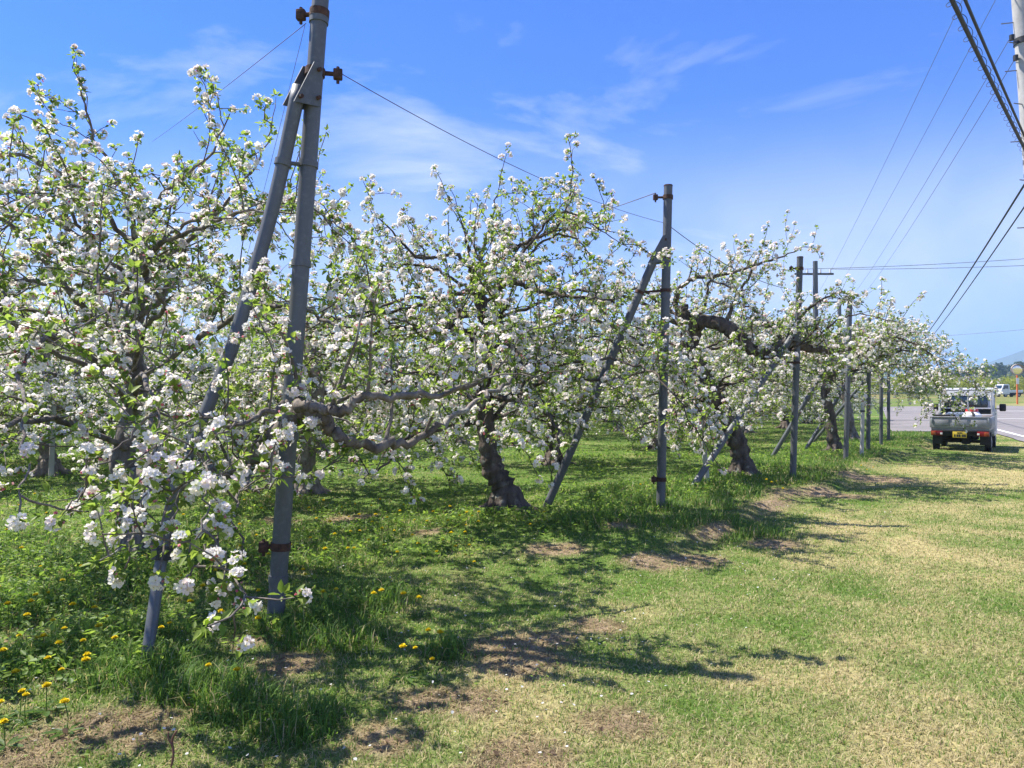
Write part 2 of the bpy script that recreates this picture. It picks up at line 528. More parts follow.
def build_road():
    Vs, Qs, o = [], [], 0
    l0, l1 = ROAD_L + RR * -60, ROAD_L + RR * 58
    for cs, nu, nv in (((l0, l0 + RN * 8.5, l1 + RN * 8.5, l1), 12, 200),
                       ((ROAD_L + RR * 8.6, ROAD_L + RR * 54, (35.5, 71.0), (16.2, 31.6)), 120, 30)):
        V, q = sheet('road', cs, nu, nv, 0.03, None)
        Vs.append(V); Qs.append(q + o); o += len(V)
    r = link('road', np_mesh('road', np.concatenate(Vs), np.concatenate(Qs), None, M['asphalt']))
    tag(r, 'pale grey asphalt road bending away beyond the orchard', 'road', kind='structure')
    Vs, Qs, o = [], [], 0

    def stripe(p, q, w):
        nonlocal o
        p, q = np.array(p, float), np.array(q, float)
        d = (q - p) / np.linalg.norm(q - p); n = np.array([d[1], -d[0]]) * w / 2
        V, f = sheet('line', (p - n, p + n, q + n, q - n), 1, 40, 0.036, None)
        Vs.append(V); Qs.append(f + o); o += len(V)
    stripe(ROAD_L + RR * -50 + RN * 0.55, ROAD_L + RR * 15 + RN * 0.55, 0.17)
    stripe((29.3, 45.4), (37.5, 44.4), 0.3)
    stripe((38.6, 60.4), (49.0, 58.6), 0.35)
    r = link('road_marking', np_mesh('road_marking', np.concatenate(Vs), np.concatenate(Qs), None, M['line']))
    tag(r, 'white painted edge lines on the asphalt road', 'road marking', kind='structure')


build_road()


def build_mountains():
    def ridge(name, label, d0, d1, a0, a1, hf, mat, n=220, m=26, seed=0):
        az = np.linspace(math.radians(a0), math.radians(a1), n)
        v = np.linspace(0, 1, m)
        A, Vv = np.meshgrid(az, v)
        D = d0 + (d1 - d0) * Vv
        H = hf(np.degrees(A)) * np.sin(np.clip(Vv * 1.25, 0, 1) * math.pi / 2) ** 1.3
        x, y = np.sin(A) * D, np.cos(A) * D
        H = H * (1 + 0.35 * (fbm(x / 300, y / 300, seed, 5) - 0.5)) * 1.0
        V = np.stack([x.ravel(), y.ravel(), H.ravel() + 1.0 * (Vv.ravel() > 0) - 2 * (Vv.ravel() == 0)], 1)
        i = np.arange(n * m).reshape(m, n)
        q = np.stack([i[:-1, :-1], i[:-1, 1:], i[1:, 1:], i[1:, :-1]], -1).reshape(-1, 4)
        o = link(name, np_mesh(name, V, q, None, mat, None, True))
        tag(o, label, 'mountain', kind='structure')
    mm = noisy('mountain_forest', (0.035, 0.06, 0.03), (0.08, 0.10, 0.06), 0.01, 0.95, bump=0.0)

    def h1(a):
        return np.interp(a, [-45, -25, -12, -5, 5, 15, 22, 28, 31, 33, 35, 38, 46], [90, 110, 120, 110, 100, 120, 130, 100, 88, 120, 165, 190, 200])
    ridge('mountain', 'distant blue mountain ridge along the horizon', 2300, 3100, -46, 48, h1, mm, seed=5)

    def h2(a):
        return np.interp(a, [20, 27, 30, 32, 35, 40, 47], [4, 8, 11, 13, 16.5, 20, 22])
    fm = noisy('hill_woodland', (0.03, 0.05, 0.022), (0.065, 0.085, 0.035), 0.09, 0.95)
    ridge('hill', 'low dark wooded hill behind the road', 330, 520, 18, 48, h2, fm, seed=8, n=120)


build_mountains()


def build_haze():
    bm = bmesh.new()
    bmesh.ops.create_cube(bm, size=1.0)
    me = bpy.data.meshes.new('haze'); bm.to_mesh(me); bm.free()
    m = bpy.data.materials.new('haze'); m.use_nodes = True
    t = m.node_tree
    t.nodes.remove(t.nodes['Principled BSDF'])
    v = nd(t, 'ShaderNodeVolumePrincipled')
    v.inputs['Color'].default_value = (0.46, 0.70, 1.0, 1)
    v.inputs['Density'].default_value = 0.00040
    t.links.new(v.outputs[0], t.nodes['Material Output'].inputs['Volume'])
    me.materials.append(m)
    o = link('haze', me)
    o.scale = (7600, 6000, 300); o.location = (0, 2500, 147)
    tag(o, 'thin blue air in front of the far mountains', 'haze', kind='stuff')


build_haze()

# ------------------------------------------------------------------ leaf shapes, vectorised


def unit(a):
    return a / np.maximum(np.linalg.norm(a, axis=-1, keepdims=True), 1e-9)


def kites(base, d, nrm, Ln, Wd, wide=0.45, cup=0.25, curl=0.0):
    """rounded leaf or petal of two quads, folded along its midrib"""
    d = unit(d); side = unit(np.cross(d, nrm)); nr = np.cross(side, d)
    Ln = Ln[:, None]; Wd = Wd[:, None]
    a = base + d * Ln * wide * 0.75 + nr * Wd * cup
    b = base + d * Ln * (wide * 0.55 + 0.45) + nr * (Wd * cup + Ln * curl * 0.6)
    hw1 = side * Wd * 0.5; hw2 = side * Wd * (0.30 + 0.16 * (wide > 0.55))
    tip = base + d * Ln + nr * Ln * curl
    V = np.stack([base, a - hw1, b - hw2, tip, b + hw2, a + hw1], 1).reshape(-1, 3)
    k = np.arange(len(base))[:, None] * 6
    Q = np.concatenate([k + np.array([[0, 1, 2, 3]]), k + np.array([[0, 3, 4, 5]])], 0)
    return V, Q


def rdir(n, g):
    return unit(g.normal(size=(n, 3)))


def foliage(sites, dirs, g, lod=0, scale=1.0, bloom=0.62, pink=0.1, nleaf=5, nflow=5):
    """leaf rosettes and flower trusses at spur sites -> (leaf V,Q,col), (petal V,Q,col)"""
    n = len(sites)
    # leaves
    k = nleaf
    sx = np.repeat(sites, k, 0); dx = np.repeat(dirs, k, 0)
    r = rdir(n * k, g)
    ld = unit(r + dx * 0.45 + np.array([0, 0, 0.1]))
    ln = g.uniform(0.026, 0.052, n * k) * max(scale, 1.15)
    lw = ln * g.uniform(0.48, 0.68, n * k)
    up = unit(rdir(n * k, g) * 0.6 + np.array([0, 0, 1.0]))
    lv, lq = kites(sx + ld * 0.008 * scale, ld, up, ln, lw, 0.45, 0.18, g.uniform(-0.25, 0.1, n * k)[:, None])
    f = g.random(n * k)
    lc = mix3(np.array([0.10, 0.18, 0.028]), np.array([0.29, 0.37, 0.075]), f)
    lc *= np.repeat(g.uniform(0.8, 1.15, n), k)[:, None]
    lc = np.repeat(lc, 6, 0)
    # flowers
    uneven = vnoise(sites[:, 0] * 2.1 + sites[:, 2] * 1.3, sites[:, 1] * 2.1 - sites[:, 2] * 1.7, 900 + n % 97)
    isb = g.random(n) < np.clip(bloom + 1.1 * (uneven - 0.5), 0.12, 0.95)
    fs = sites[isb]; fd = dirs[isb]; m = len(fs)
    nf = nflow
    cnt = g.integers(max(2, nf - 2), nf + 2, m)
    idx = np.repeat(np.arange(m), cnt)
    N = len(idx)
    out = unit(rdir(N, g) * 0.9 + fd[idx] * 0.75 + np.array([0, 0, 0.3]))
    csz = g.uniform(0.82, 1.22, m)[idx]
    fc = fs[idx] + fd[idx] * 0.02 * scale + out * (g.uniform(0.02, 0.034, N) * csz)[:, None] * scale
    pk = np.clip(g.normal(pink, 0.12, N), 0, 1)
    if lod == 0:
        ref = rdir(N, g)
        u = unit(np.cross(out, ref)); v = np.cross(out, u)
        ang = (np.arange(5) * 2 * math.pi / 5)[None, :] + g.uniform(0, 6.3, N)[:, None]
        openf = g.uniform(0.1, 0.6, N)[:, None, None]
        pd = (u[:, None, :] * np.cos(ang)[..., None] + v[:, None, :] * np.sin(ang)[..., None]) + out[:, None, :] * openf
        pd = pd.reshape(-1, 3); pb = np.repeat(fc, 5, 0); pn = np.repeat(out, 5, 0)
        pl = np.repeat(g.uniform(0.017, 0.024, N) * csz, 5) * scale * g.uniform(0.9, 1.1, N * 5)
        V1, Q1 = kites(pb, pd, pn, pl, pl * 0.74, 0.62, -0.1, 0.1)
        pkk = np.repeat(pk, 5)
        eye = (fc + out * 0.003, u, out, np.full(N, 0.008 * scale))
    else:
        pd = unit(np.cross(out, rdir(N, g)))
        pl = g.uniform(0.032, 0.044, N) * scale * csz
        V1, Q1 = kites(fc - pd * pl[:, None] * 0.5, pd, out, pl, pl * 0.95, 0.55, 0.14, 0.0)
        pkk = pk
    c1 = mix3(np.array([0.88, 0.85, 0.80]), np.array([0.86, 0.50, 0.53]), np.clip(pkk * 0.9, 0, 1))
    c1 = np.repeat(c1, 6, 0)
    # pink buds and yellow eyes of the flowers
    nb = int(N * (0.32 if lod == 0 else 0.1))
    bi = g.integers(0, N, nb)
    bd = unit(out[bi] + rdir(nb, g) * 0.6)
    bl = g.uniform(0.012, 0.018, nb) * scale
    bb = fs[idx[bi]] + bd * 0.02 * scale
    V2, Q2 = kites(bb, bd, rdir(nb, g), bl, bl * 0.85, 0.5, 0.4, 0.0)
    V3, Q3 = kites(bb, bd, -rdir(nb, g), bl, bl * 0.85, 0.5, 0.4, 0.0)
    c2 = np.repeat(mix3(np.array([0.62, 0.14, 0.2]), np.array([0.75, 0.4, 0.45]), g.random(nb)), 6, 0)
    fV = np.concatenate([V1, V2, V3]); fQ = np.concatenate([Q1, Q2 + len(V1), Q3 + len(V1) + len(V2)])
    fC = np.concatenate([c1, c2, c2])
    if lod == 0:
        e0, e1, e2, e3 = eye
        V4, Q4 = kites(e0 - e1 * e3[:, None] * 0.5, e1, e2, e3, e3, 0.5, 0.3, 0.0)
        fQ = np.concatenate([fQ, Q4 + len(fV)]); fV = np.concatenate([fV, V4])
        fC = np.concatenate([fC, np.tile([0.62, 0.58, 0.22], (len(V4), 1))])
    return (lv, lq, lc), (fV, fQ, fC)


# ------------------------------------------------------------------ wood


def spline(ctrl, per=6):
    c = np.array(ctrl, float)
    if len(c) == 2:
        t = np.linspace(0, 1, per + 1)[:, None]
        return c[0] * (1 - t) + c[1] * t
    p = np.vstack([2 * c[0] - c[1], c, 2 * c[-1] - c[-2]])
    out = []
    for i in range(1, len(p) - 2):
        for k in range(per):
            t = k / per
            out.append(0.5 * ((2 * p[i]) + (-p[i - 1] + p[i + 1]) * t + (2 * p[i - 1] - 5 * p[i] + 4 * p[i + 1] - p[i + 2]) * t * t
                              + (-p[i - 1] + 3 * p[i] - 3 * p[i + 1] + p[i + 2]) * t ** 3))
    out.append(p[-2])
    return np.array(out)


class Tubes:
    def __init__(s):
        s.V, s.Q, s.n = [], [], 0

    def add(s, pts, rad, n=6, knob=0.0, g=None, cap=True):
        pts = np.asarray(pts, float); rad = np.asarray(rad, float) * np.ones(len(pts))
        T = np.gradient(pts, axis=0); T = unit(T)
        if cap:
            pts = np.vstack([pts, pts[-1] + T[-1] * rad[-1] * 0.25]); rad = np.append(rad, rad[-1] * 0.05); T = np.vstack([T, T[-1]])
            pts = np.vstack([pts[0] - T[0] * rad[0] * 0.02, pts]); rad = np.append(rad[0] * 0.05, rad); T = np.vstack([T[0], T])
        u = np.cross(T[0], [0.3, 0.2, 0.9]);
        if np.linalg.norm(u) < 1e-3: u = np.cross(T[0], [1, 0, 0])
        u = u / np.linalg.norm(u)
        a = np.arange(n) * 2 * math.pi / n
        ca, sa = np.cos(a)[:, None], np.sin(a)[:, None]
        rings = []
        for i in range(len(pts)):
            u = u - T[i] * np.dot(u, T[i]); u = u / max(np.linalg.norm(u), 1e-9)
            v = np.cross(T[i], u)
            r = rad[i]
            if knob:
                r = r * (1 + knob * (g.random((n, 1)) - 0.5))
            rings.append(pts[i] + (u * ca + v * sa) * r)
        V = np.concatenate(rings)
        m = len(pts)
        i = np.arange(m * n).reshape(m, n)
        j = np.roll(i, -1, 1)
        q = np.stack([i[:-1], j[:-1], j[1:], i[1:]], -1).reshape(-1, 4)
        s.V.append(V); s.Q.append(q + s.n); s.n += len(V)

    def mesh(s, name, mat, smooth=True):
        return np_mesh(name, np.concatenate(s.V), np.concatenate(s.Q), None, mat, None, smooth)


def wander(p, d, length, nseg, g, jit=0.25, trop=(0, 0, 0)):
    pts = [np.array(p, float)]; d = unit(np.array(d, float)); st = length / nseg
    trop = np.array(trop, float)
    for _ in range(nseg):
        d = unit(d + g.normal(size=3) * jit + trop)
        pts.append(pts[-1] + d * st)
    return np.array(pts)


def along(pts, step, g, start=0.0):
    seg = np.linalg.norm(np.diff(pts, axis=0), axis=1); cum = np.concatenate([[0], np.cumsum(seg)])
    L = cum[-1]
    n = max(1, int((L * (1 - start)) / step))
    u = np.sort(start * L + (np.arange(n) + g.uniform(0.1, 0.9, n)) * (L * (1 - start) / n))
    k = np.clip(np.searchsorted(cum, u) - 1, 0, len(seg) - 1)
    f = ((u - cum[k]) / np.maximum(seg[k], 1e-6))[:, None]
    return pts[k] * (1 - f) + pts[k + 1] * f, unit(pts[k + 1] - pts[k]), u / L


def grow_tree(seed, trunk, limbs, lod=0, scale=1.0, l2_step=0.26, l2_len=1.0, twig_step=0.15, sp=0.1, shoots=0.35, bloom=0.62,
              nleaf=6, nflow=5, zmin=0.55, knob=0.25, limb_r=0.6, keep_r=0, sparse=(), fscale=None, limb_start=0.18):
    """trunk: [(x,y,z,r)...]; limbs: lists of the same. Local coordinates."""
    g = np.random.default_rng(seed)
    tb = Tubes()
    tp = spline(trunk, 8)
    tb.add(tp[:, :3], tp[:, 3] * (1 + 0.12 * np.sin(np.arange(len(tp)) * 1.7)), 11, knob, g)
    r0 = tp[1, 3]
    for i in range(6):                                   # flared roots running into the ground
        az = i * 1.05 + g.uniform(-0.3, 0.3)
        d = np.array([math.cos(az), math.sin(az), 0]); ln = g.uniform(1.7, 2.6) * r0
        b0 = tp[0, :3]
        pts = spline([(*(b0 + d * r0 * 0.35 + [0, 0, r0 * 1.5]), r0 * 0.5), (*(b0 + d * r0 * 0.9 + [0, 0, r0 * 0.55]), r0 * 0.42),
                      (*(b0 + d * (r0 * 0.9 + ln * 0.5) + [0, 0, 0.03]), r0 * 0.28), (*(b0 + d * (r0 + ln) - [0, 0, 0.05]), r0 * 0.12)], 4)
        tb.add(pts[:, :3], pts[:, 3], 8, knob * 0.5, g)
    sites, sdirs = [], []

    def spur(pts, step, start=0.1, tip=True):
        p, T, u = along(pts, step, g, start)
        o = rdir(len(p), g); o = unit(o - T * np.sum(o * T, 1)[:, None] + np.array([0, 0, 0.35]))
        q = p + o * g.uniform(0.015, 0.05, len(p))[:, None]
        sites.append(q); sdirs.append(o)
        if tip:
            d = unit((pts[-1] - pts[-2])[None, :])
            sites.append(pts[-1:] + d * 0.01); sdirs.append(d)

    for li, lb in enumerate(limbs):
        lp = spline(lb, 7)
        pts, rad = lp[:, :3], np.maximum(lp[:, 3] * (1 if li < keep_r else limb_r), 0.004)
        pts = pts + g.normal(size=pts.shape) * 0.012
        tb.add(pts, rad * (1 + 0.05 * np.sin(np.arange(len(rad)) * 2.1 + seed)), 9, knob * 0.4, g)
        spur(pts[len(pts) // 2:], 0.22)
        p2, T2, u2 = along(pts, l2_step * (2.3 if li in sparse else 1), g, limb_start)
        for i in range(len(p2)):
            T = T2[i]; u = u2[i]
            side = unit(np.cross(T, [0, 0, 1]))[0:3] * (1 if (i % 2) else -1)
            a = g.uniform(0.5, 1.35)
            upw = g.uniform(-0.25, 0.75)
            d = unit(T * math.cos(a) + side * math.sin(a) + np.array([0, 0, upw]))
            L = l2_len * g.uniform(0.5, 1.25) * (1 - 0.35 * u) * (0.42 if lb[0][3] < 0.02 else 1.0)
            r0 = min(0.016, max(0.006, np.interp(u, [0, 1], [rad[0], rad[-1]]) * 0.45))
            ns = 7
            up_shoot = g.random() < shoots
            if up_shoot:
                d = unit(d * 0.55 + np.array([0, 0, 1.0]))
                w = wander(p2[i], d, L * 0.85, ns, g, 0.13, (0, 0, 0.05))
            else:
                w = wander(p2[i], d, L, ns, g, 0.24, (0, 0, -0.06))
            if w[-1, 2] < zmin: w[:, 2] += np.linspace(0, zmin - w[-1, 2], len(w))
            tb.add(w, np.linspace(r0, 0.0035, len(w)), 5 if lod == 0 else 4, cap=False)
            spur(w, sp, 0.12)
            if up_shoot:
                continue
            p3, T3, u3 = along(w, twig_step, g, 0.15)
            for k in range(len(p3)):
                dd = unit(rdir(1, g)[0] * 1.0 + T3[k] * 0.5 + np.array([0, 0, 0.35]))
                L3 = g.uniform(0.1, 0.38) * (1.5 if g.random() < 0.12 else 1.0)
                w3 = wander(p3[k], dd, L3, 3, g, 0.2, (0, 0, 0.05))
                tb.add(w3, np.linspace(0.005, 0.0025, 4), 3, cap=False)
                spur(w3, sp, 0.3)
    st = np.concatenate(sites); sd = np.concatenate(sdirs)
    ok = st[:, 2] > zmin * 0.75
    st, sd = st[ok], sd[ok]
    (lv, lq, lc), (fv, fq, fc) = foliage(st, sd, g, lod, fscale or scale, bloom, 0.06, nleaf, nflow)
    return tb, (lv, lq, lc), (fv, fq, fc), len(st)


def make_tree(loc, label, group, wood='bark', name='apple_tree', **kw):
    root = empty(name, loc)
    tag(root, label, 'apple tree', group)
    tb, lf, fl, n = grow_tree(**kw)
    link('trunk', tb.mesh('trunk', M[wood]), root)
    link('crown', np_mesh('crown', lf[0], lf[1], None, M['leaf'], lf[2]), root)
    link('blossom', np_mesh('blossom', fl[0], fl[1], None, M['petal'], fl[2]), root)
    print(label, 'sites', n, 'tree faces', len(lf[1]) + len(fl[1]))
    return root


def radial_limbs(seed, n, base, rbase, length, zend=(0.9, 1.9), rise=0.7, rr=0.05, az0=0.0, azr=2 * math.pi, top=None):
    """spreading limbs that rise, arch over and droop"""
    g = np.random.default_rng(seed)
    out = []
    for i in range(n):
        az = az0 + azr * (i + g.uniform(0.15, 0.85)) / n
        L = length * g.uniform(0.8, 1.15)
        b = base(i / max(1, n - 1), g)
        d = np.array([math.cos(az), math.sin(az), 0])
        sd = np.array([-d[1], d[0], 0])
        ze = g.uniform(*zend)
        zt = max(b[2], ze) + rise * g.uniform(0.4, 1.1)
        ctrl = [np.append(b, rr)]
        for u, zf, rf in ((0.22, 0.45, 0.8), (0.45, 0.9, 0.62), (0.68, 0.85, 0.42), (0.86, 0.5, 0.27), (1.0, 0.0, 0.14)):
            p = b + d * L * u + sd * g.normal() * 0.16 * (0.4 + u)
            if u <= 0.45:
                z = b[2] + (zt - b[2]) * zf
            else:
                z = ze + (zt - ze) * zf
            p[2] = z + g.normal() * 0.07
            ctrl.append(np.append(p, rr * rf))
        out.append(ctrl)
    return out


def rel(pts, loc):
    """world control points (x,y,z,r) -> local"""
    return [(p[0] - loc[0], p[1] - loc[1], p[2] - loc[2], r) for p, r in pts]


# ------------------------------------------------------------------ the front row of trees
def tree_near():
    x, y = -3.55, 6.9
    loc = (x, y, gz(x, y) - 0.04)
    trunk = [(0.05, 0, 0, 0.17), (0.0, 0.02, 0.35, 0.13), (-0.05, 0, 0.9, 0.12), (0.03, 0.05, 1.5, 0.105), (0.0, 0.0, 2.1, 0.09), (0.07, 0.03, 2.6, 0.07), (0.03, 0.0, 2.95, 0.06)]
    limbs = []
    # heavy low limb that sweeps round in front of the first post
    limbs.append(rel([(P(133, 475, 6.85), 0.08), (P(180, 482, 6.3), 0.075), (P(222, 472, 5.75), 0.07), (P(262, 452, 5.1), 0.066), (P(288, 425, 4.6), 0.064), (P(302, 405, 4.45), 0.06)], loc))
    limbs.append(rel([(P(300, 408, 4.45), 0.05), (P(322, 418, 4.42), 0.042), (P(345, 438, 4.5), 0.036), (P(385, 445, 4.7), 0.03), (P(425, 436, 4.95), 0.024), (P(470, 405, 5.3), 0.018), (P(515, 380, 5.6), 0.012)], loc))
    limbs.append(rel([(P(296, 404, 4.43), 0.04), (P(318, 407, 4.36), 0.03), (P(340, 410, 4.32), 0.03), (P(365, 397, 4.35), 0.024), (P(423, 396, 4.5), 0.019), (P(480, 382, 4.7), 0.013), (P(505, 362, 4.8), 0.007)], loc))
    limbs.append(rel([(P(290, 402, 4.43), 0.05), (P(268, 412, 4.2), 0.035), (P(235, 425, 3.9), 0.02), (P(205, 430, 3.7), 0.012), (P(160, 410, 3.6), 0.006)], loc))
    limbs.append(rel([(P(222, 475, 5.75), 0.05), (P(250, 468, 4.8), 0.035), (P(243, 490, 4.0), 0.022), (P(232, 520, 3.5), 0.014), (P(205, 555, 3.2), 0.009), (P(185, 580, 3.05), 0.005)], loc))
    # sprays hanging low in front of the brace
    limbs.append(rel([(P(205, 430, 3.7), 0.016), (P(208, 468, 3.45), 0.012), (P(208, 510, 3.25), 0.008), (P(190, 550, 3.15), 0.005)], loc))
    limbs.append(rel([(P(160, 410, 3.6), 0.016), (P(152, 465, 3.4), 0.012), (P(140, 520, 3.2), 0.008), (P(128, 565, 3.1), 0.005)], loc))
    limbs.append(rel([(P(243, 490, 4.0), 0.016), (P(262, 488, 3.6), 0.011), (P(276, 478, 3.35), 0.006)], loc))
    limbs.append(rel([(P(160, 410, 3.6), 0.018), (P(118, 450, 3.5), 0.013), (P(85, 485, 3.35), 0.009), (P(62, 512, 3.25), 0.005)], loc))
    limbs.append(rel([(P(235, 425, 3.9), 0.018), (P(200, 455, 3.7), 0.013), (P(178, 500, 3.5), 0.009), (P(172, 550, 3.35), 0.005)], loc))
    # drooping near branches
    limbs.append([(0, 0, 1.15, 0.07), (0.5, -0.9, 1.5, 0.055), (1.0, -1.8, 1.65, 0.042), (1.5, -2.7, 1.4, 0.03), (1.85, -3.3, 1.05, 0.018), (2.05, -3.7, 0.72, 0.008)])
    limbs.append([(0, 0, 1.4, 0.07), (0.2, -1.0, 1.8, 0.055), (0.5, -2.0, 1.9, 0.042), (0.9, -2.9, 1.65, 0.028), (1.25, -3.4, 1.3, 0.016), (1.45, -3.75, 1.0, 0.008)])
    limbs.append([(0, 0, 1.0, 0.07), (-0.1, -0.9, 1.3, 0.055), (0.1, -1.9, 1.3, 0.04), (0.3, -2.7, 1.0, 0.026), (0.6, -3.3, 0.8, 0.012)])
    limbs.append([(0, 0, 1.6, 0.07), (0.9, -0.6, 2.0, 0.055), (1.7, -1.3, 2.2, 0.042), (2.3, -1.9, 2.0, 0.028), (2.7, -2.3, 1.7, 0.012)])
    # crown as seen against the sky
    limbs.append([(0, 0, 2.2, 0.075), (0.35, -0.1, 2.45, 0.06), (0.62, -0.3, 2.85, 0.05), (0.95, -0.5, 3.05, 0.036), (1.35, -0.7, 3.4, 0.02), (1.55, -0.8, 3.7, 0.009)])
    limbs.append([(0.05, 0, 2.5, 0.07), (0.5, -0.6, 2.75, 0.055), (1.0, -1.1, 2.8, 0.042), (1.6, -1.5, 2.85, 0.026), (2.1, -1.8, 2.75, 0.011)])
    limbs.append([(0.05, 0, 2.85, 0.06), (-0.15, -0.4, 3.25, 0.045), (-0.5, -0.7, 3.5, 0.032), (-0.95, -0.9, 3.45, 0.02), (-1.45, -1.1, 3.3, 0.009)])
    limbs.append([(0.05, 0, 2.9, 0.055), (0.05, -0.3, 3.35, 0.04), (-0.1, -0.5, 3.8, 0.026), (-0.15, -0.6, 4.2, 0.012)])
    limbs.append([(0.05, 0, 2.9, 0.055), (0.4, -0.3, 3.3, 0.04), (0.8, -0.4, 3.55, 0.026), (1.1, -0.5, 3.95, 0.012)])
    limbs += radial_limbs(21, 9, lambda f, g: np.array([0, 0, 1.5 + 1.1 * g.random()]), 0.1, 3.0, (1.2, 2.4), 0.7, 0.06, az0=1.5, azr=3.9)
    limbs += radial_limbs(22, 6, lambda f, g: np.array([0, 0, 2.4 + 0.4 * g.random()]), 0.1, 2.3, (2.3, 3.2), 0.7, 0.05)
    make_tree(loc, 'large blossoming apple tree at the left, its limb crossing the nearest steel post', 'apple trees of the front row', 'trunk_bark', limb_r=0.42,
              seed=31, trunk=trunk, limbs=limbs, lod=0, l2_step=0.22, l2_len=0.9, twig_step=0.15, sp=0.09, shoots=0.32, bloom=0.63, zmin=0.64, fscale=1.04, keep_r=3, nleaf=7, nflow=7, sparse=(1, 5, 6, 7, 8, 9, 10, 11, 12))


def tree_mid():
    loc0 = P(500, 512, 9.2)
    loc = (loc0[0], loc0[1], gz(loc0[0], loc0[1]) - 0.05)
    tr = [(P(507, 515, 9.2), 0.21), (P(507, 500, 9.2), 0.18), (P(502, 484, 9.2), 0.15), (P(493, 468, 9.2), 0.135), (P(487, 440, 9.2), 0.105), (P(484, 400, 9.2), 0.10), (P(486, 360, 9.2), 0.095), (P(488, 330, 9.2), 0.09),
          (P(480, 300, 9.2), 0.08), (P(474, 275, 9.2), 0.062), (P(470, 262, 9.2), 0.045)]
    trunk = rel(tr, loc)
    limbs = []
    limbs.append(rel([(P(484, 292, 9.2), 0.06), (P(500, 286, 9.0), 0.055), (P(515, 283, 8.8), 0.05), (P(545, 292, 8.6), 0.04), (P(585, 297, 8.3), 0.028), (P(625, 300, 8.2), 0.012)], loc))
    limbs.append(rel([(P(482, 285, 9.2), 0.06), (P(460, 292, 9.0), 0.05), (P(425, 305, 8.8), 0.042), (P(388, 312, 8.5), 0.03), (P(350, 318, 8.2), 0.014)], loc))
    limbs.append(rel([(P(487, 312, 9.2), 0.05), (P(460, 318, 8.9), 0.04), (P(435, 330, 8.6), 0.03), (P(405, 322, 8.2), 0.02), (P(375, 330, 8.0), 0.01)], loc))
    limbs.append(rel([(P(473, 268, 9.2), 0.05), (P(455, 255, 9.1), 0.04), (P(420, 258, 8.9), 0.03), (P(395, 235, 8.8), 0.02), (P(365, 205, 8.6), 0.008)], loc))
    limbs.append(rel([(P(474, 272, 9.2), 0.05), (P(500, 255, 9.2), 0.042), (P(530, 240, 9.0), 0.032), (P(560, 222, 8.8), 0.02), (P(575, 165, 8.7), 0.006)], loc))
    limbs.append(rel([(P(474, 272, 9.2), 0.045), (P(482, 250, 9.4), 0.036), (P(490, 225, 9.5), 0.026), (P(500, 180, 9.5), 0.007)], loc))
    limbs.append(rel([(P(500, 256, 9.2), 0.035), (P(540, 235, 9.3), 0.028), (P(580, 228, 9.4), 0.018), (P(615, 232, 9.4), 0.007)], loc))
    limbs.append(rel([(P(484, 425, 9.2), 0.06), (P(470, 423, 8.7), 0.05), (P(440, 428, 8.2), 0.04), (P(405, 440, 7.6), 0.028), (P(385, 465, 7.0), 0.018), (P(362, 480, 6.6), 0.008)], loc))
    limbs.append(rel([(P(486, 395, 9.2), 0.06), (P(515, 400, 8.7), 0.05), (P(545, 412, 8.2), 0.038), (P(560, 440, 7.9), 0.022), (P(550, 480, 7.6), 0.008)], loc))
    limbs.append(rel([(P(486, 380, 9.2), 0.06), (P(530, 370, 9.0), 0.05), (P(565, 377, 8.8), 0.04), (P(610, 380, 8.6), 0.028), (P(650, 370, 8.5), 0.012)], loc))
    limbs.append(rel([(P(487, 350, 9.2), 0.06), (P(460, 365, 8.4), 0.045), (P(430, 380, 7.6), 0.03), (P(400, 392, 7.0), 0.014)], loc))
    limbs.append(rel([(P(487, 350, 9.2), 0.05), (P(505, 345, 8.4), 0.045), (P(520, 360, 7.6), 0.03), (P(515, 385, 7.1), 0.014)], loc))
    limbs += radial_limbs(43, 12, lambda f, g: np.array([-0.15, 0, 1.1 + 1.4 * g.random()]), 0.1, 2.9, (0.75, 2.0), 0.55, 0.05)
    limbs += radial_limbs(44, 5, lambda f, g: np.array([-0.25, 0, 2.4 + 0.4 * g.random()]), 0.1, 2.0, (2.4, 3.2), 0.6, 0.04)
    make_tree(loc, 'blossoming apple tree with a straight dark central trunk, left of the second steel post', 'apple trees of the front row', 'old_bark',
              seed=52, trunk=trunk, limbs=limbs, lod=0, l2_step=0.19, l2_len=0.9, twig_step=0.135, sp=0.085, shoots=0.36, bloom=0.62, zmin=0.5, fscale=1.12, nleaf=7, nflow=7)


